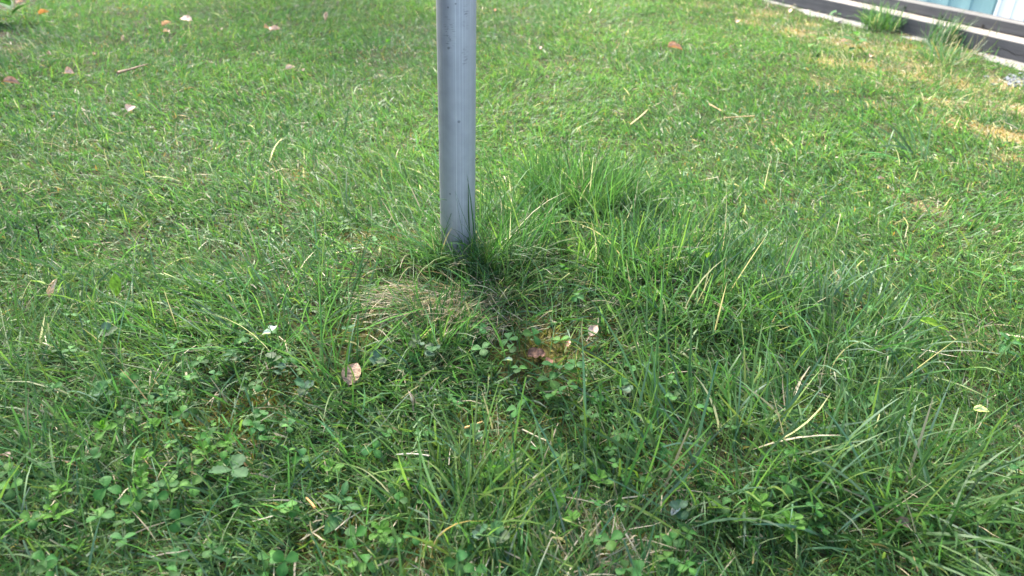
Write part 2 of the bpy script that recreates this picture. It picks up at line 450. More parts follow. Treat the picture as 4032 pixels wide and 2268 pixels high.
def tufts():
    tuft(1960, 990, 360, .075, (.05, .17), (.0009, .0023), "tall dark wispy grass tuft hugging the right side of the metal pole", (.28, .55, .1, .03, .04), tilt=(.36, .28), bend=(.5, .5), dead=.05)
    tuft(1960, 1100, 260, .06, (.035, .085), (.0010, .0020), "short dark green grass tuft filling the foot of the tall wispy tuft", (.35, .1, .15, .2, .2), tilt=(.6, .3), dead=.08)
    tuft(1830, 1040, 330, .080, (.05, .12), (.0010, .0019), "thin grass tuft growing in front of the metal pole foot", (.35, .3, .2, .05, .1), tilt=(.5, .3), bend=(.6, .4), squash=.3)
    tuft(1665, 985, 90, .07, (.06, .13), (.0010, .0020), "loose grass tuft leaning out from the left side of the metal pole foot", (.35, .2, .25, .08, .12), tilt=(.7, .35), bend=(.5, .3), dead=.1)
    tuft(1890, 1240, 380, .062, (.04, .09), (.0007, .0014), "matted tuft of dry straw coloured grass combed down in front of the pole", lean=math.radians(238), tilt=(1.15, .35), bend=(.5, .4), dead=.7, name="dry_grass_tuft", squash=.7, dz=.008, cat="dry grass tuft")
    tuft(1690, 1190, 360, .065, (.04, .09), (.0007, .0014), "smaller dry grass tuft lying over to the lower left of the pole", lean=math.radians(222), tilt=(1.2, .3), bend=(.5, .4), dead=.62, name="dry_grass_tuft", squash=.7, dz=.008, cat="dry grass tuft")
    tuft(2310, 790, 850, .115, (.05, .125), (.0012, .0024), "broad thick tuft of tall green grass right of and behind the pole", (.25, .62, .08, .02, .03), dead=.03, tilt=(.36, .25), bend=(.4, .35), squash=.6)
    tuft(2440, 960, 260, .13, (.05, .13), (.0013, .0026), "looser bright grass tuft in front of the broad thick tuft", (.3, .1, .15, .3, .15), tilt=(.4, .3), bend=(.3, .3))
    tuft(2740, 1130, 520, .15, (.05, .125), (.0014, .0027), "dark dense grass tuft around the upright yellow green leaf", (.3, .5, .15, .02, .05), tilt=(.4, .25), bend=(.4, .3))
    tuft(1350, 1500, 40, .032, (.07, .13), (.0018, .0030), "bright coarse grass tuft with upright blades beside the big veined brown leaf", (.4, .1, .1, .25, .15), tilt=(.38, .22), bend=(.45, .3), dead=0)
    tuft(2590, 1620, 16, .02, (.14, .22), (.0022, .0034), "few long pale green grass stalks arching up and left beside the clover cluster", (.2, 0, .3, .4, .2), lean=math.radians(118), tilt=(.5, .2), bend=(.4, .2), dead=0)
    tuft(1180, 1300, 120, .09, (.07, .16), (.0013, .0024), "tall fine grass tuft above the clover left of the dry straw", (.35, .2, .25, .08, .12), tilt=(.5, .3), bend=(.4, .3))
    tuft(1720, 1330, 150, .05, (.05, .10), (.0012, .0022), "short dark grass tuft below the dry straw and left of the clover cluster", (.4, .4, .15, .03, .05), tilt=(.4, .3))
    tuft(3480, 1940, 240, .10, (.06, .125), (.0022, .0036), "dense dark coarse grass tuft in the lower right of the lawn", (.35, .45, .1, .06, .04), tilt=(.65, .3), bend=(.5, .3), dead=.02)
    tuft(3250, 1330, 230, .13, (.06, .12), (.0020, .0034), "pale blue green coarse grass tuft in the middle of the right lawn", (.2, .05, .55, .1, .1), tilt=(.5, .3))
    tuft(2900, 1830, 170, .10, (.06, .13), (.0020, .0036), "mixed coarse grass tuft left of the dense dark one", (.3, .15, .25, .2, .1), tilt=(.6, .3))
    tuft(2380, 1900, 40, .07, (.07, .15), (.0022, .0038), "upright broad bladed grass tuft below the lowest clover cluster", (.25, .05, .2, .35, .15), tilt=(.45, .3), bend=(.2, .2))
    tuft(1800, 2030, 120, .07, (.06, .13), (.0016, .003), "yellow green grass tuft near the bottom edge of the picture", (.15, .05, .1, .55, .15), tilt=(.55, .3))
    tuft(3480, 118, 420, .10, (.07, .145), (.0020, .0036), "bushy fine grass tuft growing against the dark beam", (.35, .05, .4, .1, .1), tilt=(.3, .25), bend=(.5, .3), squash=.6, seg=5)
    tuft(3700, 172, 200, .06, (.07, .15), (.0020, .0036), "leaning grass tuft against the cracked part of the dark beam", (.35, .1, .4, .05, .1), lean=math.radians(40), tilt=(.45, .25), bend=(.4, .3), squash=.8, seg=5)
    tuft(3720, 245, 150, .07, (.05, .12), (.0020, .0032), "low grey green grass tuft below the leaning one at the beam", (.3, 0, .6, .0, .1), tilt=(.5, .3), dead=.2, seg=5)
    tuft(3880, 215, 14, .05, (.10, .17), (.0020, .0030), "sparse bent grass stalks in front of the cracked dark beam", (.2, 0, .4, .2, .2), lean=math.radians(30), tilt=(.9, .3), bend=(.2, .3), dead=.3, seg=5)
    tuft(3230, 22, 260, .10, (.08, .16), (.003, .0045), "short fluffy grass tuft at the far end of the dark beam", (.4, .1, .2, .15, .15), tilt=(.35, .25), seg=5)
    tuft(3560, 620, 70, .07, (.08, .14), (.003, .0045), "arching pale grass tuft midway between the pole and the shed", (.2, 0, .5, .1, .2), lean=math.radians(160), tilt=(.7, .3), bend=(.6, .3), seg=5)
    tuft(1560, 780, 200, .16, (.05, .11), (.0014, .0026), "pale combed grass tuft leaning left behind and beside the pole", (.25, .05, .1, .4, .2), lean=math.radians(150), tilt=(.6, .25), bend=(.4, .3))
tufts()

# ------------------------------------------------------------------ clover
def leaflet_mesh(seed, L=1.0, nu=7, nv=5):
    """obovate leaflet of unit length along +x, folded at the midrib, with a pale band across the middle"""
    r = np.random.default_rng(seed)
    us, vs = np.linspace(0, 1, nu), np.linspace(-1, 1, nv)
    U, Vv = np.meshgrid(us, vs, indexing='ij')
    w = .46 * np.sin(np.pi * np.clip(U, 0, 1) ** 1.25) ** .62 * (.55 + .55 * U)
    w[0] = .03
    w[-1] = .20
    x = U * (1 - .05 * (1 - np.abs(Vv)) * (U > .9)) - .10 * np.abs(Vv) ** 2 * (U > .85)
    y = w * Vv
    z = .16 * np.abs(y) * r.uniform(.3, 1.6) + .10 * np.sin(np.pi * U) * r.uniform(-.3, 1) - .22 * U ** 2 * r.uniform(0, 1) + r.normal(0, .012, U.shape)
    V = np.stack([x, y, z], -1).reshape(-1, 3)
    base = np.array([.047, .132, .030]) * r.normal(1, .13) * np.array([r.uniform(.85, 1.25), 1, r.uniform(.8, 1.3)])
    pale = np.exp(-((U - .55 + .25 * np.abs(Vv)) / .10) ** 2) * r.choice([0, .25, .6])
    C = base[None] * (1 + .9 * pale.reshape(-1, 1)) * r.normal(1, .06, (nu * nv, 1))
    C[(np.abs(Vv) < .01).ravel()] *= 1.22
    i = (np.arange(nu - 1)[:, None] * nv + np.arange(nv - 1)[None]).ravel()
    F = np.stack([i, i + nv, i + nv + 1, i + 1], 1)
    return V, F, C

LEAFLETS = []
for s in range(14):
    V, F, C = leaflet_mesh(200 + s)
    LEAFLETS.append((V, F, C, quad_mesh("leaflet", V, F, M_CLOVER, C)))

def stalk_mesh(h, dx, dy, wd=.0011, col=(.11, .19, .045)):
    ts = np.linspace(0, 1, 5)
    c = np.stack([dx * (1 - ts) ** 1.6, dy * (1 - ts) ** 1.6, -h * (1 - ts)], 1)
    ang = np.arange(3) * 2.094
    V = np.concatenate([c + wd * .5 * np.array([math.cos(a), math.sin(a), 0]) for a in ang], 0)
    F = []
    for k in range(3):
        a, b = k * 5, ((k + 1) % 3) * 5
        for i in range(4): F.append((a + i, b + i, b + i + 1, a + i + 1))
    return quad_mesh("stalk", V, np.array(F), M_CLOVER, np.tile(col, (len(V), 1)))
STALKS = [stalk_mesh(random.uniform(.03, .045), random.uniform(-.012, .012), random.uniform(-.012, .012)) for _ in range(8)]

Z4 = [(1070,710),(1270,790),(1450,760),(1640,800),(1280,860),(1740,970),(1345,1000),(1600,980),(1570,1080),(1700,1120),(1600,1190),(1330,1290),(1680,1350),(2450,1200),(1080,860),(1760,490),(2090,290),(1900,600),(2250,960),(1900,1210),(2130,980),(900,1250),(1850,1340),(2440,1080),(1660,90),(330,70),(150,180),(2180,1000)]
Z5 = [(620,480),(500,430),(930,520),(1570,430),(1750,500),(1720,600),(1930,540),(1480,640),(1430,770),(1380,850),(1350,890),(1530,860),(1830,930),(1770,970),(500,680),(430,690),(680,980),(740,910),(920,890),(380,960),(1060,1050),(1260,1010),(1190,1030),(1290,1130),(950,1180),(1850,1150),(2060,1230),(1830,1240),(1480,1310),(890,1160),(1240,1210),(2070,740),(1240,650),(1950,690)]
Z6 = [(60,510),(80,640),(2250,150),(2040,60),(1990,150),(1600,250),(1420,50),(1330,600),(1390,630),(1240,640),(1050,740),(1220,720),(1500,620),(1740,420),(2100,260),(2250,350),(2350,400),(780,860),(980,900),(960,1040),(2230,790),(2280,800),(2110,1180),(2220,1210),(2060,1290),(130,940),(240,880),(350,1200),(370,1280),(1380,1290),(1660,1120),(1400,890),(830,640),(1030,370),(730,390)]
Z7 = [(400,200),(310,310),(1200,430),(710,560),(500,680),(180,940),(360,870),(420,950),(600,940),(1900,430),(2070,410),(2090,210),(2390,310),(2320,240),(1670,360),(1920,960),(2030,970),(2480,970),(2300,540),(1130,960),(130,1140),(260,1140),(920,1130),(1050,1200),(2140,1180),(2440,1100),(2250,1200),(1930,700),(480,640)]
Z8 = [(110,100),(320,180),(30,500),(280,560),(1670,640),(100,1130),(200,1080),(60,1290),(200,1320),(380,740),(440,880),(910,740),(1100,910),(1050,1020),(2240,950),(1170,1050),(930,1070),(2540,610),(1500,160),(950,520)]
CLOVERS = [(1300 + x * .552, 900 + y * .552) for x, y in Z4] + [(x * .552, 1000 + y * .552) for x, y in Z5] + [(x * .5047, 1600 + y * .5047) for x, y in Z6] \
        + [(1300 + x * .5435, 1600 + y * .5435) for x, y in Z7] + [(2600 + x * .5559, 1500 + y * .5559) for x, y in Z8] \
        + [(2195, 830), (2210, 850), (2310, 840), (2225, 945), (2690, 830), (2720, 790), (2660, 890), (2560, 1010), (3030, 960), (3560, 1010), (3960, 1360), (4000, 1060), (3420, 1340), (3130, 1090), (2720, 990), (1480, 850), (1560, 890), (1350, 870), (420, 830), (250, 900)]

LANDMARKS = [(2110, 1392, "the brick red leaf fragment"), (2336, 1300, "the greyish pink dry leaf"), (1387, 1468, "the big veined brown leaf"), (1622, 1568, "the small pale twisted leaf"),
             (205, 1135, "the pale curled dry leaf"), (455, 1125, "the upright green pointed leaf"), (915, 1850, "the toothed strawberry leaf"), (1870, 1736, "the purplish curled ground ivy"),
             (3672, 1272, "the lime green tongue shaped leaf"), (3862, 1612, "the whitish green folded leaf"), (3095, 2090, "the largest bright rosette"), (2660, 2010, "the small whitish curled scrap"),
             (2792, 1000, "the upright yellow green leaf"), (1075, 1290, "the larger silver white leaflet"), (1240, 1990, "the orange withered straw tip"), (408, 1569, "the brown green ground ivy"),
             (1085, 1455, "the crinkled purplish ground ivy"), (1890, 2122, "the ground ivy with a dark leaf"), (1345, 2025, "the rosette of dull oval leaves"), (2100, 1712, "the pale straw crossing the moss"),
             (1803, 990, "the pole foot"), (20, 1790, "the brown curled leaf at the picture edge"), (2454, 1551, "the grey ground ivy by the long stalks"), (1625, 1790, "the thin pale level straw"),
             (3560, 2060, "the half buried dark brown leaf"), (414, 1708, "the tall bud rosette"), (170, 940, "the thin dark upright twig"), (2420, 2215, "the dry patch at the bottom edge")]
ORD = ["", "second ", "third ", "fourth ", "fifth ", "sixth ", "seventh ", "eighth ", "ninth ", "tenth ", "eleventh ", "twelfth "]
def place_labels(pts, kind):
    """each point is named from its nearest landmark, the side of it, and its rank in distance there"""
    key = []
    for px, py in pts:
        d = [math.hypot(px - x, py - y) for x, y, _ in LANDMARKS]
        j = int(np.argmin(d)); x, y, _ = LANDMARKS[j]
        k = int(round(math.atan2(-(py - y), px - x) / (math.pi / 4))) % 8
        key.append((j, ["right of", "above right of", "above", "above left of", "left of", "below left of", "below", "below right of"][k], d[j]))
    out = []
    for i, (j, w, d) in enumerate(key):
        rank = sum(1 for q in key if q[0] == j and q[1] == w and q[2] < d)
        alone = sum(1 for q in key if q[0] == j and q[1] == w) == 1
        out.append(("" if alone else ORD[rank] + ("nearest " if rank == 0 else "nearest ")) + kind + " " + w + " " + LANDMARKS[j][2])
    return out

def clovers():
    for (px, py), lab in zip(CLOVERS, place_labels(CLOVERS, 'white clover')):
        mid = 1850 < px < 2340 and 1270 < py < 1640
        h = random.uniform(.030, .044) if mid else random.uniform(.019, .034)
        p = at(px, py, h)
        grp = 'white clovers in the lawn'
        e = tag(link("clover", None, loc=p), lab, "clover", grp)
        e.rotation_euler = (random.gauss(-.10, .26), random.gauss(0, .28), random.uniform(0, 6.283))
        sz = random.uniform(.0095, .0140)
        sz *= 1.2 if mid else .92
        if py > 1650: sz *= random.uniform(.95, 1.2)
        for k in range(3):
            me = LEAFLETS[random.randrange(len(LEAFLETS))][3]
            o = link("leaflet", me, e, (0, 0, 0), (random.gauss(0, .15), random.gauss(-.12, .18), k * 2.094 + random.gauss(0, .12)))
            o.scale = (sz,) * 3
        link("stalk", STALKS[random.randrange(8)], e)
    # the rest of the clover, too many and too hidden to pick apart
    n = 1900
    x, y, r = scatter(n, .42, 3.4, 1.3, 48)
    m, og, dr, ba, cl = fields(x, y)
    k = keep_lawn(x, y) & (rng.uniform(0, 1, n) < np.maximum(cl, .22 * (fbm(x, y, .4, 150, 2) > .52) + .05) * (1 - ba))
    VV, FF, CC, off = [], [], [], 0
    for xx, yy, rr in zip(x[k], y[k], r[k]):
        h = random.uniform(.008, .026)
        c = np.array([xx, yy, float(ground(xx, yy)) + h])
        R = np.array(Matrix.Rotation(random.uniform(0, 6.283), 3, 'Z') @ Matrix.Rotation(random.gauss(0, .35), 3, 'X') @ Matrix.Rotation(random.gauss(0, .35), 3, 'Y'))
        sz = random.uniform(.006, .0110) * (1 + .1 * max(rr - 1, 0))
        tone = random.uniform(.75, 1.25)
        for j in range(3):
            V, F, C, _ = LEAFLETS[random.randrange(14)]
            a = j * 2.094 + random.gauss(0, .15); ca, sa = math.cos(a), math.sin(a)
            Vr = V @ np.array([[ca, sa, 0], [-sa, ca, 0], [0, 0, 1]])
            VV.append(Vr @ R.T * sz + c); FF.append(F + off); CC.append(C * tone); off += len(V)
    tag(link("clover_cover", quad_mesh("clover_cover", np.concatenate(VV), np.concatenate(FF), M_CLOVER, np.concatenate(CC))), kind='stuff')
clovers()

# ------------------------------------------------------------------ small rosettes, ground ivy, broad leaved weeds
def leaf_grid(prof, nu=8, nv=5, fold=.1, curl=0.0, droop=0.0, crumple=.0, edge=0.0, seed=0, twist=0.0):
    """leaf blade of unit length along +x; prof(u) gives the half width"""
    r = np.random.default_rng(seed)
    U, Vv = np.meshgrid(np.linspace(0, 1, nu), np.linspace(-1, 1, nv), indexing='ij')
    w = np.vectorize(prof)(U)
    if edge:
        w = w * (1 + edge * np.where(np.abs(Vv) > .9, np.cos(np.arange(nu) * np.pi)[:, None], 0))
    y = w * Vv
    th = curl * np.abs(Vv) ** 1.5
    z = fold * np.abs(y) + np.abs(y) * np.sin(th) + crumple * r.normal(0, 1, U.shape) * (.3 + np.abs(Vv))
    y = y * np.cos(th)
    a = droop * U
    x = np.where(np.abs(droop) > 1e-4, np.sin(a) / (droop if abs(droop) > 1e-4 else 1), U)
    z = z * np.cos(a) + np.where(np.abs(droop) > 1e-4, -(1 - np.cos(a)) / (droop if abs(droop) > 1e-4 else 1), 0)
    if twist:
        t = twist * U
        y, z = y * np.cos(t) - z * np.sin(t), y * np.sin(t) + z * np.cos(t)
    i = (np.arange(nu - 1)[:, None] * nv + np.arange(nv - 1)[None]).ravel()
    F = np.stack([i, i + nv, i + nv + 1, i + 1], 1)
    return np.stack([x, y, z], -1).reshape(-1, 3), F, U.ravel(), Vv.ravel()

def ovate(wd, p=.8):
    return lambda u: max(.012, wd * math.sin(math.pi * min(max(u, 0), 1) ** p) ** .8)
def spoon(wd):
    return lambda u: max(.05, wd * math.sin(math.pi * min(u, .985) ** 1.7) ** .6)
def roundish(wd):
    return lambda u: max(.06, wd * math.sqrt(max(0, 1 - (2 * u - 1) ** 2)) * (1.05 - .1 * u))
def lanceolate(wd):
    return lambda u: max(.01, wd * math.sin(math.pi * u ** .7) ** .9)

def leaf_mesh(name, prof, col, mat, size, vein=1.25, noise=.08, seed=0, ribs=0, **kw):
    V, F, U, Vv = leaf_grid(prof, seed=seed, **kw)
    r = np.random.default_rng(seed + 5)
    C = np.tile(np.array(col), (len(V), 1)) * r.normal(1, noise, (len(V), 1))
    if ribs:
        C[np.mod(U * ribs - np.abs(Vv) * 1.6, 1) < .36] *= .62
    C[np.abs(Vv) < .05] *= vein
    return quad_mesh(name, V * size, F, mat, np.clip(C, .01, .8))

ROS = [leaf_mesh("leaf", spoon(.30), (.070, .175, .024), M_CLOVER, 1, seed=300 + i, fold=.25, droop=random.uniform(-.3, .5)) for i in range(5)]
IVY = [leaf_mesh("leaf", roundish(.52), c, M_CLOVER, 1, seed=320 + i, fold=.2, edge=.10, crumple=.035, nu=9, vein=1.3) for i, c in enumerate([(.060, .135, .065), (.075, .135, .085), (.09, .125, .07), (.06, .15, .05)])]
BROAD = [leaf_mesh("leaf", ovate(.24, .9), (.045, .125, .040), M_CLOVER, 1, seed=340 + i, fold=.22, droop=random.uniform(.2, .7), nu=10, vein=1.5) for i in range(3)]
BROADY = [leaf_mesh("leaf", ovate(.26, .9), (.07, .160, .024), M_CLOVER, 1, seed=350 + i, fold=.2, droop=random.uniform(.2, .7), nu=10) for i in range(2)]

def rosette(name, px, py, meshes, n, size, label, cat, group=None, up=.45, h=.012, spiral=True):
    p = at(px, py, h)
    e = tag(link(name, None, loc=p, rot=(random.gauss(0, .12), random.gauss(0, .12), random.uniform(0, 6.28))), label, cat, group)
    for k in range(n):
        t = k / max(1, n - 1)
        s = size * (1.15 - .55 * t if spiral else random.uniform(.8, 1.15))
        o = link("leaf", random.choice(meshes), e, (0, 0, .002 + .010 * t * (size / .012)), (random.gauss(0, .15), -(.15 + up * (t if spiral else random.uniform(0, 1)) * 1.6) + random.gauss(0, .1), k * 2.4 + random.gauss(0, .15)))
        o.scale = (s, s, s)
    return e

def small_plants():
    ros = [(zx * .5047, 1600 + zy * .5047) for zx, zy in [(1210, 190), (1600, 400), (1130, 450), (1090, 670), (450, 880), (1780, 320), (1120, 600), (480, 690)]]
    ros += [(1300 + zx * .5435, 1600 + zy * .5435) for zx, zy in [(540, 500), (20, 490), (1190, 520), (1760, 860), (350, 935), (1620, 700), (1960, 560)]]
    for (px, py), lab in zip(ros, place_labels(ros, "small bright rosette")):
        rosette("seedling_rosette", px, py, ROS, 8, random.uniform(.010, .0145), lab, "rosette", "small bright rosettes in the lawn", h=.02)
    rosette("seedling_rosette", 414, 1708, ROS, 9, .014, "bright rosette with a tall bud in the mossy lower left lawn", "rosette", h=.035, up=.9)
    rosette("seedling_rosette", 3095, 2090, ROS, 9, .019, "largest bright leaf rosette, under the coarse grass of the lower right", "rosette", h=.025)
    rosette("seedling_rosette", 2985, 2010, ROS, 9, .015, "leafy upright rosette above and left of the largest bright rosette", "rosette", h=.028)
    rosette("seedling_rosette", 1345, 2025, BROAD, 5, .026, "low rosette of dull oval leaves left of the yellow green tuft", "rosette", h=.015)
    for (px, py, lab) in [(1372, 1320, "dull grey green ground ivy above the big veined brown leaf"), (1637, 1364, "bluish ground ivy with scalloped leaves below the dry straw"), (1708, 1391, "small ground ivy right of the bluish scalloped one"),
                          (1488, 1441, "grey purple ground ivy right of the big veined brown leaf"), (2454, 1551, "grey ground ivy between the clover cluster and the long pale stalks"), (916, 1425, "crinkled ground ivy in the dense clover patch left of the veined leaf"),
                          (1082, 1442, "crinkled purplish ground ivy left of the big veined brown leaf"), (1110, 1480, "grey green ground ivy close below the crinkled purplish one"), (1203, 1546, "dull ground ivy below left of the bright coarse tuft"),
                          (408, 1569, "brown green ground ivy in the clover at the left of the picture"), (1870, 1736, "purplish curled ground ivy leaf cluster in the middle of the lower lawn"), (1890, 2122, "ground ivy with a dark curled leaf near the bottom edge"),
                          (1963, 2138, "grey scalloped ground ivy right of the one with the dark curled leaf"), (2675, 2018, "pale silvery ground ivy on the right of the lower lawn"), (2211, 1077, "small ground ivy beside the pale stub behind the clover cluster"), (436, 1326, "dark ground ivy in the left lawn under the green pointed leaf")]:
        rosette("ground_ivy", px, py, IVY, 4, .0125, lab, "ground ivy", up=.3, h=.022, spiral=False)
    # toothed wild strawberry leaf
    e = tag(link("strawberry_plant", None, loc=at(915, 1850, .03), rot=(-.1, .1, .3)), "toothed strawberry leaf, grey green, in the lower left lawn", "strawberry plant")
    sm = leaf_mesh("leaflet", ovate(.36, 1.15), (.052, .118, .045), M_CLOVER, 1, seed=377, fold=.25, edge=.13, nu=12, vein=1.35)
    for a in (1.2, -.9, -2.9):
        o = link("leaflet", sm, e, (0, 0, 0), (.1, -.15, a)); o.scale = (.024,) * 3
    # broad leaved weeds
    rosette("broadleaf_weed", 55, 75, BROAD, 7, .11, "broadleaf weed with large dark leaves at the soil bed in the top left corner", "weed", up=.35, h=.02, spiral=False)
    rosette("broadleaf_weed", 3370, 190, BROADY + BROAD, 6, .06, "broadleaf weed with bright flat leaves in the mossy lawn by the shed", "weed", up=.15, h=.03, spiral=False)
    rosette("broadleaf_weed", 3210, 185, BROADY, 4, .045, "smaller yellow green broadleaf weed left of the bright flat one", "weed", up=.12, h=.03, spiral=False)
    rosette("broadleaf_weed", 3950, 1385, BROAD, 5, .022, "low broadleaf weed with light leaves at the right edge of the picture", "weed", up=.2, h=.02, spiral=False)
    rosette("broadleaf_weed", 3290, 70, BROAD, 5, .035, "pale broadleaf weed on the edge of the concrete by the beam end", "weed", up=.3, h=.02, spiral=False)
small_plants()

# ------------------------------------------------------------------ fallen leaves, twigs, straws
TAN, PINK, RED, GREY, ORNG, PALE = (.56, .39, .27), (.58, .40, .31), (.24, .12, .075), (.36, .28, .22), (.58, .30, .10), (.62, .48, .36)
def stalk_for(parent, L, col, mat=M_DEAD):
    ts = np.linspace(0, 1, 5)
    c = np.stack([-L * ts, .12 * L * ts ** 2, .10 * L * ts], 1)
    wd = .0010
    V = np.concatenate([c + wd * np.array([0, math.cos(a), math.sin(a)]) for a in (0, 2.09, 4.19)], 0)
    F = []
    for k in range(3):
        a, b = k * 5, ((k + 1) % 3) * 5
        for i in range(4): F.append((a + i, b + i, b + i + 1, a + i + 1))
    return link("stalk", quad_mesh("stalk", V, np.array(F), mat, np.tile(col, (len(V), 1))), parent)

def fallen(px, py, spx, col, label, yaw=None, pitch=0, roll=0, prof=None, curl=.6, droop=.6, crumple=.02, fold=.1, dz=.030, stalk=True, seed=None, mat=None, name="fallen_leaf", cat="leaf", edge=0.0, twist=0.0, group=None, ribs=0, nu=11):
    p = at(px, py, dz)
    if py < 900: p = at(px, py, dz + .006)
    size = spx * (1.18 if py < 900 else 1.0) * depth(p) / FPX
    seed = seed if seed is not None else random.randrange(9999)
    me = leaf_mesh(name, prof or ovate(.36, .85), col, mat or M_DEAD, size, seed=seed, nu=nu, nv=7, ribs=ribs, fold=fold, curl=curl, droop=droop, crumple=crumple, edge=edge, vein=.72, noise=.24, twist=twist)
    V = np.zeros(len(me.vertices) * 3); me.vertices.foreach_get("co", V)
    V = V.reshape(-1, 3); V[:, 0] -= size * .45
    me.vertices.foreach_set("co", V.ravel()); me.update()
    o = tag(link(name, me, loc=p, rot=(roll, pitch, random.uniform(0, 6.28) if yaw is None else yaw)), label, cat, group)
    if stalk:
        s = stalk_for(o, size * .35, tuple(c * .6 for c in col), mat or M_DEAD); s.location = (-size * .45, 0, 0)
    return o

def litter():
    R = math.radians
    fallen(168, 48, 34, ORNG, "orange tan curled leaf near the soil bed in the top left corner", yaw=.3, pitch=-.5, roll=.5, curl=.9)
    fallen(75, 5, 24, PINK, "pinkish leaf scrap at the very top left beside the soil bed", yaw=1.2, pitch=-.4)
    fallen(653, 92, 34, TAN, "upper of two crumpled tan leaves left of the pole top", yaw=.5, pitch=-.6, roll=.7, curl=1.2, crumple=.05)
    fallen(655, 122, 30, PALE, "lower paler of two crumpled tan leaves left of the pole top", yaw=2.6, pitch=-.2, roll=.3, curl=.8, crumple=.05)
    fallen(730, 70, 42, PINK, "flat lobed pinkish leaf right of the two crumpled tan leaves", yaw=-.3, pitch=-.15, roll=.35, edge=.25, curl=.2)
    fallen(1055, 108, 40, TAN, "left half of the wide split tan leaf between the crumpled pair and the pole", yaw=2.2, pitch=-.3, roll=.5, prof=ovate(.42))
    fallen(1085, 112, 34, PINK, "right pinkish half of the wide split tan leaf", yaw=.6, pitch=-.3, roll=.5, stalk=False)
    fallen(1283, 62, 36, PALE, "small pale upright leaf curl close left of the pole top", yaw=1.4, pitch=-1.0, roll=.3, curl=1.2)
    fallen(1140, 265, 32, PALE, "small pale leaf between the twig and the pole", yaw=.2, pitch=-.4, roll=.6)
    fallen(1195, 274, 14, PINK, "tiny pinkish leaf scrap just right of the small pale leaf", yaw=1.2, pitch=-.8, stalk=False)
    fallen(267, 282, 40, PINK, "pinkish brown pointed leaf left of the twig", yaw=-.4, pitch=-.3, roll=.5, prof=ovate(.44))
    fallen(193, 210, 32, GREY, "grey brown rolled leaf above the pinkish pointed leaf", yaw=-.9, pitch=-.3, roll=.4, curl=1.3)
    fallen(370, 212, 22, PALE, "small pale leaf curl right of the grey brown rolled leaf", yaw=-.8, pitch=-.5, curl=1.2)
    fallen(40, 318, 52, (.36, .22, .15), "flat brown leaf at the left edge of the picture", yaw=.1, pitch=-.1, roll=.3)
    fallen(515, 425, 38, PINK, "triangular pink tan leaf in the shaded left lawn", yaw=1.3, pitch=-.5, roll=.3, prof=ovate(.5))
    fallen(870, 112, 20, GREY, "small grey leaf scrap between the lobed pinkish leaf and the split leaf", yaw=2.1, pitch=-.3, stalk=False)
    fallen(483, 150, 26, PALE, "pale upright sliver of leaf in the far left lawn", yaw=1.6, pitch=-1.0, curl=1.3, stalk=False)
    fallen(2658, 182, 56, (.38, .23, .15), "flat orange brown leaf in the sunny lawn behind the right side", yaw=.05, pitch=-.08, roll=.25)
    fallen(2128, 187, 16, PINK, "tiny pink leaf scrap right of the pole", yaw=1.4, pitch=-.8, stalk=False)
    fallen(1950, 38, 14, (.5, .2, .1), "tiny red brown scrap beside the pole near the top of the picture", yaw=1.4, pitch=-.6, stalk=False)
    fallen(2905, 82, 26, PINK, "small pink leaf scrap beside the orange moss by the shed", yaw=1.0, pitch=-.5, stalk=False)
    fallen(3328, 158, 46, PALE, "slim pale rolled leaf above the bright broadleaf weed", yaw=.5, pitch=-.2, roll=.5, prof=lanceolate(.16))
    fallen(3432, 218, 30, PINK, "small pink brown leaf under the bright broadleaf weed", yaw=.9, pitch=-.3, stalk=False)
    fallen(3110, 40, 24, PALE, "small white leaf scrap on the moss near the far beam end", yaw=1.2, pitch=-.6, stalk=False)
    fallen(3470, 700, 26, GREY, "small grey brown scrap in the right lawn", yaw=.2, pitch=-.3, stalk=False)
    # nearer ones
    fallen(205, 1135, 85, PALE, "pale curled dry leaf standing between two green pointed leaves", yaw=R(80), pitch=-.95, roll=.3, curl=1.25, crumple=.03, prof=ovate(.30), dz=.032)
    fallen(455, 1125, 92, (.16, .29, .035), "upright bright green pointed leaf in the left lawn", yaw=R(105), pitch=-1.0, roll=.2, curl=.25, prof=ovate(.24, .9), mat=M_CLOVER, name="green_leaf", crumple=.004, droop=.2, dz=.035)
    fallen(150, 1108, 74, (.17, .27, .05), "lying green pointed leaf left of the pale curled leaf", yaw=R(165), pitch=-.2, roll=.5, curl=.3, prof=lanceolate(.17), mat=M_CLOVER, name="green_leaf", crumple=.004, droop=.3, dz=.040)
    fallen(1387, 1468, 108, (.42, .28, .19), "big veined brown leaf hanging in the grass left of centre", yaw=R(78), pitch=-.75, roll=.15, prof=ovate(.42, .8), curl=.6, droop=.8, crumple=.02, dz=.026, ribs=9, nu=28)
    fallen(1622, 1568, 66, PALE, "small pale twisted leaf standing right of the big veined leaf", yaw=R(110), pitch=-1.1, roll=.5, curl=1.2, prof=lanceolate(.24), dz=.026)
    fallen(2110, 1392, 72, RED, "flat brick red leaf fragment on the moss in the clover cluster", yaw=R(15), pitch=-.12, roll=.25, prof=roundish(.40), curl=.25, droop=.3, crumple=.05, stalk=False, dz=.010)
    fallen(2165, 1420, 44, RED, "smaller brick red fragment just right of and below the larger one", yaw=R(60), pitch=-.1, roll=.2, prof=roundish(.45), curl=.3, stalk=False, dz=.015)
    fallen(2238, 1352, 34, (.52, .30, .20), "small orange pink leaf scrap at the right of the clover cluster", yaw=R(70), pitch=-.6, stalk=False, dz=.018)
    fallen(2336, 1300, 70, (.46, .33, .27), "greyish pink dry leaf half hidden right of the clover cluster", yaw=R(60), pitch=-.5, roll=.2, prof=ovate(.32), curl=.5, dz=.022)
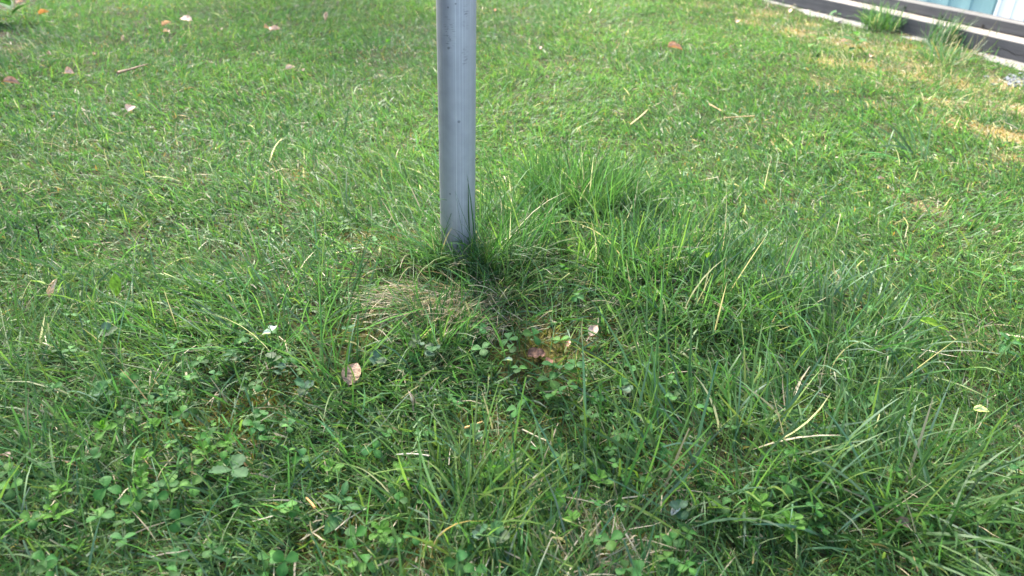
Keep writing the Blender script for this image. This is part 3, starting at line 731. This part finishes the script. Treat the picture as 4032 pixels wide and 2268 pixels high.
    fallen(3672, 1272, 118, (.22, .36, .04), "lime green tongue shaped leaf lying in the right lawn", yaw=R(-28), pitch=.05, roll=.35, prof=lanceolate(.16), mat=M_CLOVER, name="green_leaf", curl=.4, droop=.25, crumple=.006, stalk=False, dz=.042)
    fallen(2792, 1000, 52, (.14, .24, .03), "upright yellow green leaf in the dark tuft right of the pole", yaw=R(-95), pitch=-1.2, roll=.3, prof=lanceolate(.3), mat=M_CLOVER, name="green_leaf", curl=.5, stalk=False, dz=.05)
    fallen(3862, 1612, 62, (.60, .66, .45), "whitish green folded leaf near the right edge", yaw=R(-20), pitch=-.3, roll=.4, prof=ovate(.34), mat=M_CLOVER, curl=1.0, stalk=False, dz=.035)
    fallen(1000, 905, 20, (.2, .12, .08), "tiny dark brown scrap in the left lawn", yaw=1, pitch=-.3, stalk=False, dz=.02)
    fallen(2660, 2010, 56, (.62, .60, .55), "small whitish curled scrap near the pale silvery ground ivy", yaw=R(40), pitch=-.5, prof=roundish(.4), curl=1.1, stalk=False, dz=.026)
    fallen(2000, 1415, 40, (.60, .70, .52), "pale torn clover leaf in the left of the clover cluster", yaw=R(170), pitch=-.1, prof=ovate(.3), mat=M_CLOVER, stalk=False, dz=.03, curl=.8)
    fallen(1075, 1290, 40, (.50, .58, .52), "larger silver white leaflet in the dense clover patch", yaw=R(90), pitch=-.2, prof=roundish(.5), mat=M_CLOVER, stalk=False, dz=.032)  # coloured far paler than the clover around it
    fallen(1050, 1310, 34, (.50, .58, .50), "second silver white leaflet just below and left of the larger one", yaw=R(190), pitch=-.2, prof=roundish(.5), mat=M_CLOVER, stalk=False, dz=.032)
    fallen(20, 1790, 50, (.40, .30, .24), "brown curled leaf at the left edge below the clover", yaw=R(160), pitch=-.2, roll=.4, dz=.02)
    fallen(3560, 2060, 70, (.17, .13, .09), "dark brown leaf half buried under the dense dark tuft", yaw=R(-25), pitch=.0, roll=.3, stalk=False, dz=.022)

    # twigs
    def stick(name, a, b, r0, r1, col, label, bow=.02, dz0=.035, dz1=.035, cat="twig", kink=0.0, group=None):
        A, B = at(*a, dz0), (at(*a, dz0) + np.array(b) if len(b) == 3 else at(*b, dz1))
        r0, r1 = r0 * .8, r1 * .8
        n, k = 9, 6
        ts = np.linspace(0, 1, n)
        d = B - A; L = np.linalg.norm(d); u = d / L
        s = np.cross(u, [0, 0, 1]); s /= np.linalg.norm(s); t = np.cross(s, u)
        V = []; C = []
        for i, tt in enumerate(ts):
            c = d * tt + s * (bow * L * math.sin(math.pi * tt) + kink * L * (random.random() - .5)) + t * bow * L * .4 * math.sin(math.pi * tt)
            rr = (r0 + (r1 - r0) * tt) * random.uniform(.85, 1.15)
            for j in range(k):
                an = j * 2 * math.pi / k
                V.append(c + rr * (s * math.cos(an) + t * math.sin(an))); C.append(np.array(col) * random.uniform(.75, 1.2))
        F = [(i * k + j, i * k + (j + 1) % k, (i + 1) * k + (j + 1) % k, (i + 1) * k + j) for i in range(n - 1) for j in range(k)]
        F += [(0, 5, 1, 1)[:0] or (0, 1, 2, 3), (0, 3, 4, 5)]
        e = (n - 1) * k
        F += [(e + 3, e + 2, e + 1, e), (e + 5, e + 4, e + 3, e)]
        return tag(link(name, quad_mesh(name, np.array(V), np.array(F), M_DEAD, np.array(C)), loc=A), label, cat, group)
    stick("twig", (463, 287), (585, 252), .0048, .0018, (.30, .19, .13), "short brown twig with a thin dark end in the left lawn", kink=.03)
    stick("twig", (172, 978), (-.004, .004, .040), .0022, .0016, (.040, .022, .015), "thin dark twig sticking upright out of the left lawn", dz0=.004, kink=.10)
    stick("straw", (2482, 490), (2550, 432), .0020, .0018, (.58, .48, .24), "thick pale straw stalk leaning right in the sunny lawn", cat="straw")
    stick("straw", (2790, 408), (2840, 436), .0020, .0016, (.56, .38, .20), "short tan straw stalk at the left end of the pair near the right", cat="straw")
    stick("straw", (2850, 464), (2972, 456), .0017, .0014, (.58, .42, .22), "long tan straw stalk lying flat right of the short tan one", cat="straw")
    stick("straw", (2318, 52), (2328, 34), .0022, .0018, (.66, .58, .46), "tiny pale bent straw near the top right of the pole", cat="straw")
    stick("straw", (1690, 2000 - 205), (1560, 1790), .0010, .0008, (.62, .55, .42), "thin pale straw lying level in the middle of the lower lawn", cat="straw", bow=.04)
    stick("straw", (2055, 1690), (2150, 1735), .0011, .0009, (.64, .54, .34), "pale straw crossing the moss below the clover cluster", cat="straw")
    stick("straw", (1830, 1685), (1900, 1660), .0016, .0010, (.66, .42, .16), "orange yellow straw above the purplish ground ivy", cat="straw")
    stick("straw", (1240, 2000), (1205, 1960), .0018, .0012, (.62, .34, .12), "orange withered straw tip near the bottom left", cat="straw")
litter()

# ------------------------------------------------------------------ pole
def pole_mat():
    m, n, b = new_mat("weathered_aluminium")
    N, Lk = n.nodes, n.links
    tc = N.new("ShaderNodeTexCoord")
    sx = N.new("ShaderNodeSeparateXYZ"); Lk.new(tc.outputs["Object"], sx.inputs[0])
    at2 = N.new("ShaderNodeMath"); at2.operation = 'ARCTAN2'
    Lk.new(sx.outputs[0], at2.inputs[0]); Lk.new(sx.outputs[1], at2.inputs[1])
    cb = N.new("ShaderNodeCombineXYZ")
    k = N.new("ShaderNodeMath"); k.operation = 'MULTIPLY'; k.inputs[1].default_value = 26; Lk.new(at2.outputs[0], k.inputs[0])
    kz = N.new("ShaderNodeMath"); kz.operation = 'MULTIPLY'; kz.inputs[1].default_value = 1.2; Lk.new(sx.outputs[2], kz.inputs[0])
    Lk.new(k.outputs[0], cb.inputs[0]); Lk.new(kz.outputs[0], cb.inputs[1])
    n1 = N.new("ShaderNodeTexNoise"); n1.inputs["Scale"].default_value = 1; n1.inputs["Detail"].default_value = 5; n1.inputs["Roughness"].default_value = .7
    Lk.new(cb.outputs[0], n1.inputs["Vector"])
    n2 = N.new("ShaderNodeTexNoise"); n2.inputs["Scale"].default_value = 55; n2.inputs["Detail"].default_value = 6
    Lk.new(tc.outputs["Object"], n2.inputs["Vector"])
    ad = N.new("ShaderNodeMath"); ad.operation = 'ADD'; Lk.new(n1.outputs[0], ad.inputs[0]); Lk.new(n2.outputs[0], ad.inputs[1])
    cr = N.new("ShaderNodeValToRGB"); cr.color_ramp.elements[0].position = .36; cr.color_ramp.elements[1].position = .66
    hf = N.new("ShaderNodeMath"); hf.operation = 'MULTIPLY'; hf.inputs[1].default_value = .5; Lk.new(ad.outputs[0], hf.inputs[0])
    Lk.new(hf.outputs[0], cr.inputs[0])
    cr.color_ramp.elements[0].color = (.37, .352, .405, 1); cr.color_ramp.elements[1].color = (.46, .44, .495, 1)
    src = cr.outputs[0]
    # bright drawn lines and dark spots, each at its own place on the tube
    def mixc(fac, col):
        nonlocal src
        mx = N.new("ShaderNodeMix"); mx.data_type = 'RGBA'
        Lk.new(fac, mx.inputs["Factor"]); Lk.new(src, mx.inputs["A"]); mx.inputs["B"].default_value = (*col, 1)
        src = mx.outputs["Result"]
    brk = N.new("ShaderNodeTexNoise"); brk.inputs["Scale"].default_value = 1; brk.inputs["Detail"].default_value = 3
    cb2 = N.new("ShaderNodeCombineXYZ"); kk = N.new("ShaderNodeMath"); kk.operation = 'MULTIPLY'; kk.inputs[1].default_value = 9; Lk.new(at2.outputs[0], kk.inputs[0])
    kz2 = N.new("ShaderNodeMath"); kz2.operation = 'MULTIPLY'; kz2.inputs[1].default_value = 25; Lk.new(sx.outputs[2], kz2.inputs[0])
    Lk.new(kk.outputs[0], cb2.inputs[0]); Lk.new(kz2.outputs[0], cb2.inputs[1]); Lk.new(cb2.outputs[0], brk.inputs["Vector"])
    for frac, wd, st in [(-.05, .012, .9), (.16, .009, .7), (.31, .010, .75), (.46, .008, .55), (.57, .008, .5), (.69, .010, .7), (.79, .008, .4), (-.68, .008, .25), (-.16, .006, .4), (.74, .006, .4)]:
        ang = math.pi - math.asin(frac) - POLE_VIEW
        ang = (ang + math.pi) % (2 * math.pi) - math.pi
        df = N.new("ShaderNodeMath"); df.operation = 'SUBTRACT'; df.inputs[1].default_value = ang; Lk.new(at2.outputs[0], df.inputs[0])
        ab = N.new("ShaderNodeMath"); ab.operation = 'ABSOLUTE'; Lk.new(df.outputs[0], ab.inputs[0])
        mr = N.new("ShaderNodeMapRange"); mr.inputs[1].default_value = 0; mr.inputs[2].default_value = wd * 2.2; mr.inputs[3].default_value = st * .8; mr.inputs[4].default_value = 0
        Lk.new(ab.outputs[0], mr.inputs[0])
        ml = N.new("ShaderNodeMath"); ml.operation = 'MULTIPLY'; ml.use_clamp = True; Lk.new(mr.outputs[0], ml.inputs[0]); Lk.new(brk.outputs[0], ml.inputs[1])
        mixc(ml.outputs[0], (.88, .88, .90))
    for frac, z, r in POLE_SPOTS:
        ang = POLE_VIEW + math.asin(frac)
        vx, vy = POLE_R * math.sin(ang), -POLE_R * math.cos(ang)
        ds = N.new("ShaderNodeVectorMath"); ds.operation = 'DISTANCE'; ds.inputs[1].default_value = (vx, vy, z); Lk.new(tc.outputs["Object"], ds.inputs[0])
        mr = N.new("ShaderNodeMapRange"); mr.inputs[1].default_value = r * .7; mr.inputs[2].default_value = r; mr.inputs[3].default_value = .5; mr.inputs[4].default_value = 0
        Lk.new(ds.outputs[1], mr.inputs[0]); mixc(mr.outputs[0], (.06, .06, .07))
    # rubbed patch of short level scratches
    for frac, z, rx in [(-.38, POLE_SCR, .012), (.48, POLE_SCR + .02, .008), (.40, POLE_SCR - .03, .007)]:
        ang = POLE_VIEW + math.asin(frac)
        vx, vy = POLE_R * math.sin(ang), -POLE_R * math.cos(ang)
        mp = N.new("ShaderNodeMapping"); mp.inputs["Scale"].default_value = (150, 150, 900); mp.inputs["Rotation"].default_value = (0, .1, 0)
        Lk.new(tc.outputs["Object"], mp.inputs[0])
        nz = N.new("ShaderNodeTexNoise"); nz.inputs["Scale"].default_value = 1; nz.inputs["Detail"].default_value = 2; Lk.new(mp.outputs[0], nz.inputs["Vector"])
        mp2 = N.new("ShaderNodeMapping"); mp2.inputs["Scale"].default_value = (1, 1, .4); mp2.inputs["Location"].default_value = (-vx, -vy, -z * .4)
        Lk.new(tc.outputs["Object"], mp2.inputs[0])
        ln = N.new("ShaderNodeVectorMath"); ln.operation = 'LENGTH'; Lk.new(mp2.outputs[0], ln.inputs[0])
        mr = N.new("ShaderNodeMapRange"); mr.inputs[1].default_value = rx * .4; mr.inputs[2].default_value = rx; mr.inputs[3].default_value = 1; mr.inputs[4].default_value = 0; Lk.new(ln.outputs[1], mr.inputs[0])
        th = N.new("ShaderNodeMapRange"); th.inputs[1].default_value = .58; th.inputs[2].default_value = .64; th.inputs[3].default_value = 0; th.inputs[4].default_value = .6; Lk.new(nz.outputs[0], th.inputs[0])
        ml = N.new("ShaderNodeMath"); ml.operation = 'MULTIPLY'; Lk.new(mr.outputs[0], ml.inputs[0]); Lk.new(th.outputs[0], ml.inputs[1])
        mixc(ml.outputs[0], (.12, .12, .13))
    # splashed soil round the foot
    dn = N.new("ShaderNodeTexNoise"); dn.inputs["Scale"].default_value = 70; dn.inputs["Detail"].default_value = 6; Lk.new(tc.outputs["Object"], dn.inputs["Vector"])
    dz = N.new("ShaderNodeMapRange"); dz.inputs[1].default_value = .01; dz.inputs[2].default_value = .10; dz.inputs[3].default_value = .62; dz.inputs[4].default_value = 0; Lk.new(sx.outputs[2], dz.inputs[0])
    dm = N.new("ShaderNodeMath"); dm.operation = 'MULTIPLY'; dm.use_clamp = True; Lk.new(dn.outputs[0], dm.inputs[0]); Lk.new(dz.outputs[0], dm.inputs[1])
    mixc(dm.outputs[0], (.16, .125, .09))
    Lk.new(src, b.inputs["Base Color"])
    b.inputs["Metallic"].default_value = .6
    mr = N.new("ShaderNodeMapRange"); mr.inputs[3].default_value = .42; mr.inputs[4].default_value = .58; Lk.new(n1.outputs[0], mr.inputs[0]); Lk.new(mr.outputs[0], b.inputs["Roughness"])
    bp = N.new("ShaderNodeBump"); bp.inputs["Strength"].default_value = .05; bp.inputs["Distance"].default_value = .001
    Lk.new(n1.outputs[0], bp.inputs["Height"]); Lk.new(bp.outputs[0], b.inputs["Normal"])
    return m

PC = at(1803, 1000)
ax = np.array([PC[0], PC[1], 0])
POLE_R = .5 * 139.7 * (lambda p: np.dot(p - CAM, FWD))(CAM + ray(1798, 750) * ((ax[1]) / ray(1798, 750)[1])) / FPX
POLE_VIEW = -math.atan2(PC[0], PC[1])            # the side that faces the camera
def pole_z(px, py):
    d = ray(px, py); return float((CAM + d * ((PC[1] - POLE_R) / d[1]))[2] - PC[2])
POLE_SPOTS = [(-.40, pole_z(1755, 190), .0022), (.10, pole_z(1808, 480), .0024), (-.03, pole_z(1793, 15), .0015), (-.40, pole_z(1765, 30), .0016), (-.41, pole_z(1774, 765), .0018)]
POLE_SCR = pole_z(1765, 130)
print("pole radius", POLE_R, PC)

def build_pole():
    def tube(rs, zs, seg=64):
        a = np.arange(seg) * 2 * np.pi / seg
        V = np.concatenate([np.stack([r * np.cos(a), r * np.sin(a), np.full(seg, z)], 1) for r, z in zip(rs, zs)])
        F = [(i * seg + j, i * seg + (j + 1) % seg, (i + 1) * seg + (j + 1) % seg, (i + 1) * seg + j) for i in range(len(rs) - 1) for j in range(seg)]
        return V, np.array(F)
    mat = pole_mat()
    e = tag(link("metal_pole", None, loc=(PC[0], PC[1], PC[2])), "weathered grey aluminium pole standing in a grass tuft on the lawn", "pole")
    V, F = tube([POLE_R] * 3, [-.25, .8, 2.3])
    link("shaft", quad_mesh("shaft", V, F, mat), e)
    V, F = tube([POLE_R + .002, POLE_R + .002, POLE_R * .9, .001], [2.26, 2.315, 2.335, 2.338])
    link("cap", quad_mesh("cap", V, F, stained_mat("cap_plastic", (.03, .03, .03), (.05, .05, .05))), e)
build_pole()

# ------------------------------------------------------------------ shed
def shed():
    M_BEAM = stained_mat("dark_stained_timber", (.058, .056, .059), (.100, .096, .098), .75, (2.5, 40, 40), bump=.3)
    M_TOP = stained_mat("pale_timber", (.17, .15, .125), (.26, .23, .20), .8, (2.5, 50, 50), bump=.3)  # beam top, paler than its front face
    M_GREYTOP = stained_mat("grey_timber_edge", (.10, .095, .09), (.20, .19, .18), .75, (2.5, 50, 50), bump=.3)
    M_TEAL = stained_mat("teal_sheet", (.17, .31, .325), (.22, .38, .39), .45, (20, 20, 1.5), bump=.03)
    M_WHITE = stained_mat("white_sheet", (.62, .66, .68), (.78, .80, .80), .45, (25, 25, 1.5), bump=.03)
    M_CONC = stained_mat("concrete", (.10, .096, .092), (.20, .19, .18), .9, (30, 30, 30), bump=.8)
    yaw = math.atan2(DIR[1], DIR[0])
    # local frame: x along the wall away from the camera, -y into the shed is +NRM
    root = tag(link("shed", None, loc=(A0[0], A0[1], 0), rot=(0, 0, yaw)), "shed with dark timber sill beams and teal and white wall sheets at the top right", "shed")
    S0, S1 = -2.2, 5.5
    def prism(name, y0, y1, z0, z1, mat, s0=S0, s1=S1, top=None, crack=None, parent=root, bev=.003, n=220):
        # profile runs round the beam; rows of the front face between bottom and top can carry a crack
        rows = [(y1, z0), (y0 - bev, z0), (y0, z0 + bev)]
        rows = [(y1, z0), (y0 + bev, z0), (y0, z0 + bev)]
        if crack is not None:
            for f in (.34, .385, .40, .415, .46): rows.append((y0, z0 + (z1 - z0) * f))
        rows += [(y0, z1 - bev), (y0 + bev, z1), (y1, z1)]
        xs = np.linspace(s0, s1, n)
        k = len(rows)
        V = np.zeros((n, k, 3))
        for j, (yy, zz) in enumerate(rows):
            V[:, j] = np.stack([xs, np.full(n, yy), np.full(n, zz)], 1)
        V[:, 1:-1, 1] += (.0018 * (fbm(xs, xs * 0 + z0 * 9, .12, 5) - .5) * 2)[:, None]
        V[:, 1:-1, 2] += (.0022 * (fbm(xs, xs * 0 + z0 * 5 + 3, .3, 8) - .5) * 2)[:, None]
        if crack is not None:
            dev = .010 * (fbm(xs, xs * 0, .05, 21, 3) - .5) * 2 + (xs - crack[0]) * -.02
            on = np.clip(np.minimum(xs - crack[0], crack[1] - xs) / .05, 0, 1)
            V[:, 3:8, 2] += dev[:, None]
            V[:, 5, 1] += .012 * on
            V[:, 4, 2] += .0035 * (1 - .7 * on); V[:, 6, 2] -= .0035 * (1 - .7 * on)
        V[..., 1] *= -1                               # into the shed is -y here
        i = (np.arange(n - 1)[:, None] * k + np.arange(k - 1)[None]).ravel()
        F = np.stack([i, i + 1, i + k + 1, i + k], 1)[:, ::-1]
        me = quad_mesh(name, V.reshape(-1, 3), F, mat, smooth=False)
        if top is not None:
            me.materials.append(top)
            mi = np.zeros(len(F), np.int32); mi.reshape(n - 1, k - 1)[:, k - 2] = 1
            me.polygons.foreach_set("material_index", mi)
        return link(name, me, parent)
    prism("sill_beam", 0, D2 + .04, .0, H1, M_BEAM, top=M_TOP, crack=(.12, .62), n=600)
    prism("sill_beam", D1, D2 + .04, H1 + .002, H2, M_BEAM, top=M_GREYTOP)
    # nails in the beams
    nails = [(4 - .0, 0)]
    # corrugated sheets
    def sheet(name, s0, s1, y, z0, z1, mat, pitch, amp, label=None):
        xs = np.arange(s0, s1, .004)
        ph = np.mod(xs / pitch, 1)
        d = amp * np.clip(np.interp(ph, [0, .06, .10, .5, .54, .60, 1], [0, 1, 1, .15, .15, .0, 0]), 0, 1)
        front = np.stack([xs, -(y - d), np.full(len(xs), z0)], 1); ft = front.copy(); ft[:, 2] = z1
        back = front.copy(); back[:, 1] -= .003; bt = back.copy(); bt[:, 2] = z1
        n = len(xs)
        V = np.concatenate([front, ft, back, bt])
        i = np.arange(n - 1)
        F = np.concatenate([np.stack([i, i + n, i + n + 1, i + 1], 1), np.stack([i + 2 * n, i + 2 * n + 1, i + 3 * n + 1, i + 3 * n], 1),
                            np.stack([i, i + 1, i + 2 * n + 1, i + 2 * n], 1), np.stack([i + n, i + 3 * n, i + 3 * n + 1, i + n + 1], 1)])
        o = link(name, quad_mesh(name, V, F[:, ::-1], mat, smooth=False), root)
        if label: o["label"] = label
        return o
    sheet("wall_sheet", S_WHITE, S1, D2 + .004, H2 + .001, 1.9, M_TEAL, .11, .003, "teal ribbed wall sheet")
    sheet("wall_sheet", S0, S_WHITE + .004, D2 - .008, H2 + .001, 1.9, M_WHITE, .06, .0015, "white ribbed wall sheet")
    # far sides and roof so that the shed is a closed body
    def slab(name, x0, x1, y0, y1, z0, z1, mat):
        V = np.array([(x, -y, z) for z in (z0, z1) for y in (y0, y1) for x in (x0, x1)])
        F = np.array([(0, 1, 3, 2), (4, 6, 7, 5), (0, 4, 5, 1), (2, 3, 7, 6), (0, 2, 6, 4), (1, 5, 7, 3)])
        return link(name, quad_mesh(name, V, F, mat, smooth=False), root)
    slab("end_wall", S0 + .01, S0 + .05, D2 + .05, 2.2, .0, 1.898, M_WHITE)
    slab("end_wall", S1 - .05, S1 - .01, D2 + .05, 2.2, .0, 1.898, M_TEAL)
    slab("back_wall", S0 + .06, S1 - .06, 2.15, 2.2, .0, 1.898, M_TEAL)
    slab("roof", S0 - .03, S1 + .03, D2 - .04, 2.3, 1.902, 1.96, M_BEAM)
    # nail heads in the beam faces
    def nail(s, y, z, r=.006):
        a = np.arange(8) * math.pi / 4
        V = np.concatenate([np.stack([s + r * np.cos(a), np.full(8, -(y - .002)), z + r * np.sin(a)], 1), np.stack([s + r * np.cos(a), np.full(8, -(y + .002)), z + r * np.sin(a)], 1)])
        F = [(j, (j + 1) % 8, 8 + (j + 1) % 8, 8 + j) for j in range(8)] + [(0, 1, 2, 3), (0, 3, 4, 7), (4, 5, 6, 7)]
        link("nail", quad_mesh("nail", V, np.array(F), M_NAIL, smooth=False), root)
    M_NAIL = stained_mat("nail_head", (.012, .010, .009), (.03, .025, .02), .6)
    for px, py in [(3871, 102), (3710, 66), (3563, 30)]:
        q = on_plane(px, py, A0 + NRM * D1, NRM); nail(np.dot(q - A0, DIR), D1, q[2])
    # concrete footing along the beam
    n = 300
    xs = np.linspace(S0, S1, n)
    wob = .035 + .05 * np.clip((1.5 - xs) / .5, 0, 1) + .06 * np.clip((.8 - xs) / .6, 0, 1) + .05 * (fbm(xs, xs * 0, .25, 33) - .5)
    prof = [(0.02, -.03), (.0, -.004), (-.03, -.003), (-.7, -.004), (-1, -.022)]
    V = np.zeros((n, 5, 3))
    for j, (f, z) in enumerate(prof):
        yy = f if f >= 0 else f * wob
        V[:, j] = np.stack([xs, -(yy + np.zeros(n)), z + .006 * (fbm(xs, xs * 0 + j, .04, 35) - .5)], 1)
    i = (np.arange(n - 1)[:, None] * 5 + np.arange(4)[None]).ravel()
    F = np.stack([i, i + 1, i + 6, i + 5], 1)
    me = quad_mesh("concrete_footing", V.reshape(-1, 3), F, M_CONC, smooth=True)
    tag(link("concrete_footing", me, loc=(A0[0], A0[1], float(ground(*A0[:2])) * 0 + .006), rot=(0, 0, yaw)), kind='structure')
shed()

# ------------------------------------------------------------------ unseen tree beside the lawn, its crown placed to shade near and far left parts
def shade_tree():
    bark = stained_mat("bark", (.06, .045, .035), (.16, .13, .10), .9, (30, 30, 6), bump=1)
    base = np.array([-3.7, 4.7, 0.0])
    e = tag(link("tree", None, loc=base), "unseen leafy tree left of the lawn, crown added to shade the grass", "tree")
    lobes = [(np.array([-1.3, 3.10, 3.4]), (2.6, .80, .45), 1900), (np.array([-3.2, 6.5, 4.2]), (1.6, 1.5, .8), 4600), (np.array([-3.6, 4.9, 4.6]), (.9, .9, .8), 1500)]
    def limb(path, r0, r1, name, k=8):
        path = np.array(path, float); n = len(path); V = []
        for i, p in enumerate(path):
            d = path[min(i + 1, n - 1)] - path[max(i - 1, 0)]; d /= np.linalg.norm(d)
            s = np.cross(d, [.3, .9, .2]); s /= np.linalg.norm(s); t = np.cross(d, s)
            r = r0 + (r1 - r0) * i / (n - 1)
            V += [p - base + r * (s * math.cos(a) + t * math.sin(a)) for a in np.arange(k) * 2 * math.pi / k]
        F = [(i * k + j, i * k + (j + 1) % k, (i + 1) * k + (j + 1) % k, (i + 1) * k + j) for i in range(n - 1) for j in range(k)]
        return link(name, quad_mesh(name, np.array(V), np.array(F), bark), e)
    limb([base + (0, 0, -.1), base + (.03, 0, .8), base + (-.04, .05, 1.8), base + (.02, .08, 2.9), base + (.05, .1, 4.6)], .14, .05, "trunk")
    limb([base + (0, .05, 2.0), (-3.2, 4.4, 2.7), (-2.3, 3.7, 3.2), (-1.2, 3.1, 3.4), (.6, 2.9, 3.5)], .07, .015, "limb")
    limb([base + (0, .05, 2.4), (-3.5, 5.5, 3.3), (-3.2, 6.5, 4.0), (-3.0, 7.4, 4.4)], .07, .015, "limb")
    P = []
    for c, rad, n in lobes:
        d = rng.normal(0, 1, (n * 2, 3)); d /= np.linalg.norm(d, axis=1)[:, None]
        p = c + d * np.array(rad) * (rng.uniform(0, 1, (n * 2, 1)) ** .45)
        keep = fbm(p[:, 0], p[:, 1] + p[:, 2] * .5, .8, 210, 2) > .42
        P.append(p[keep][:n])
    P = np.concatenate(P) - base; n = len(P)
    a = rng.uniform(0, 6.283, n); el = rng.normal(-.3, .5, n); ro = rng.normal(0, .6, n)
    u = np.stack([np.cos(a) * np.cos(el), np.sin(a) * np.cos(el), np.sin(el)], 1)
    s = np.stack([-np.sin(a), np.cos(a), np.zeros(n)], 1); t = np.cross(u, s)
    s = s * np.cos(ro)[:, None] + t * np.sin(ro)[:, None]
    L = rng.uniform(.05, .095, (n, 1)); w = L * .30
    V = np.stack([P, P + u * L * .45 + s * w, P + u * L, P + u * L * .45 - s * w], 1).reshape(-1, 3)
    C = np.repeat(greens(n, [.5, .4, .05, .02, .03]), 4, 0)
    link("crown", quad_mesh("crown", V, np.arange(n * 4).reshape(-1, 4), M_CLOVER, C, smooth=False), e)
shade_tree()

# ------------------------------------------------------------------ unseen leafy screen, added to darken the left of lawn and pole
def shade_hedge():
    e = tag(link("shade_hedge", None, loc=(-3.9, -1.2, 0)), "unseen leafy screen added left of the lawn to darken that side", "shade_hedge")
    ny, nz = 50, 18
    Y, Z = np.meshgrid(np.linspace(-3.2, 3.2, ny), np.linspace(-.02, 3.0, nz), indexing='ij')
    prof = .42 * (1 - .25 * np.clip(Z / 3.0, 0, 1) ** 6)
    b = .18 * (fbm(Y, Z, .7, 310, 3) - .5)
    i = (np.arange(ny - 1)[:, None] * nz + np.arange(nz - 1)[None]).ravel()
    V, F = [], []
    for sgn in (1, -1):
        V.append(np.stack([sgn * (prof + b) - .06 * sgn, Y, Z], -1).reshape(-1, 3)); f = np.stack([i, i + nz, i + nz + 1, i + 1], 1)
        F.append((f if sgn > 0 else f[:, ::-1]) + (0 if sgn > 0 else ny * nz))
    t = np.arange(ny - 1) * nz + nz - 1
    F.append(np.stack([t, t + nz, t + nz + ny * nz, t + ny * nz], 1))
    for k in (0, (ny - 1) * nz):
        q = k + np.arange(nz - 1); F.append(np.stack([q, q + 1, q + 1 + ny * nz, q + ny * nz], 1))
    V = np.concatenate(V)
    link("dark_core", quad_mesh("dark_core", V, np.concatenate(F), M_CLOVER, np.tile((.030, .040, .016), (len(V), 1))), e)  # solid dark shell behind the leaves, added to block the sky
    n = 16000
    y, z = rng.uniform(-3.2, 3.2, n), rng.uniform(.02, 3.05, n)
    sg = np.where(rng.uniform(0, 1, n) < .7, 1, -1)
    P = np.stack([sg * (.40 + .18 * (fbm(y, z, .7, 310, 3) - .5) + rng.uniform(-.08, .07, n)), y, z], 1)
    top = rng.uniform(0, 1, n) < .12
    P[top, 0] = rng.uniform(-.38, .38, top.sum()); P[top, 2] = 3.0 + rng.uniform(-.03, .08, top.sum())
    u = rng.normal(0, 1, (n, 3)); u[:, 0] += sg * .7; u /= np.linalg.norm(u, axis=1)[:, None]
    w = np.cross(u, rng.normal(0, 1, (n, 3))); w /= np.linalg.norm(w, axis=1)[:, None]
    L = rng.uniform(.04, .075, (n, 1))
    V = np.stack([P, P + u * L * .5 + w * L * .25, P + u * L, P + u * L * .5 - w * L * .25], 1).reshape(-1, 3)
    link("foliage", quad_mesh("foliage", V, np.arange(n * 4).reshape(-1, 4), M_CLOVER, np.repeat(greens(n, [.3, .65, .0, .02, .03]) * .6, 4, 0), smooth=False), e)
shade_hedge()

# ------------------------------------------------------------------ gravel at the right end of the footing
def gravel():
    M_STONE = plant_mat("stone", .85, .2, 0, mottled=.25, scale=120)
    base = np.array([(1, 0, 0), (-1, 0, 0), (0, 1, 0), (0, -1, 0), (0, 0, 1), (0, 0, -1), (.6, .6, .55), (-.6, .6, .5), (.6, -.6, .5), (-.6, -.6, .55)], float)
    tri = [(4, 0, 6), (4, 6, 2), (4, 2, 7), (4, 7, 1), (4, 1, 9), (4, 9, 3), (4, 3, 8), (4, 8, 0), (0, 5, 2), (2, 5, 1), (1, 5, 3), (3, 5, 0), (0, 2, 6), (2, 1, 7), (1, 3, 9), (3, 0, 8)]
    VV, FF, CC, off = [], [], [], 0
    for _ in range(150):
        px, py = random.gauss(4040, 50), random.gauss(318, 10)
        p = at(px, py, .003)
        if shed_s(p[0], p[1]) > -.03: continue
        s = random.uniform(.004, .012)
        V = base * s * np.array([random.uniform(.7, 1.2), random.uniform(.7, 1.2), random.uniform(.5, .8)]) * rng.uniform(.8, 1.2, (10, 1))
        a = random.uniform(0, 6.28); ca, sa = math.cos(a), math.sin(a)
        VV.append(V @ np.array([[ca, sa, 0], [-sa, ca, 0], [0, 0, 1]]) + p); FF.append(np.array(tri) + off); off += 10
        CC.append(np.tile(np.array([.13, .14, .155]) * random.uniform(.4, 1.7), (10, 1)))
    tag(link("gravel", quad_mesh("gravel", np.concatenate(VV), np.concatenate(FF), M_STONE, np.concatenate(CC), smooth=False)), kind='stuff')
gravel()
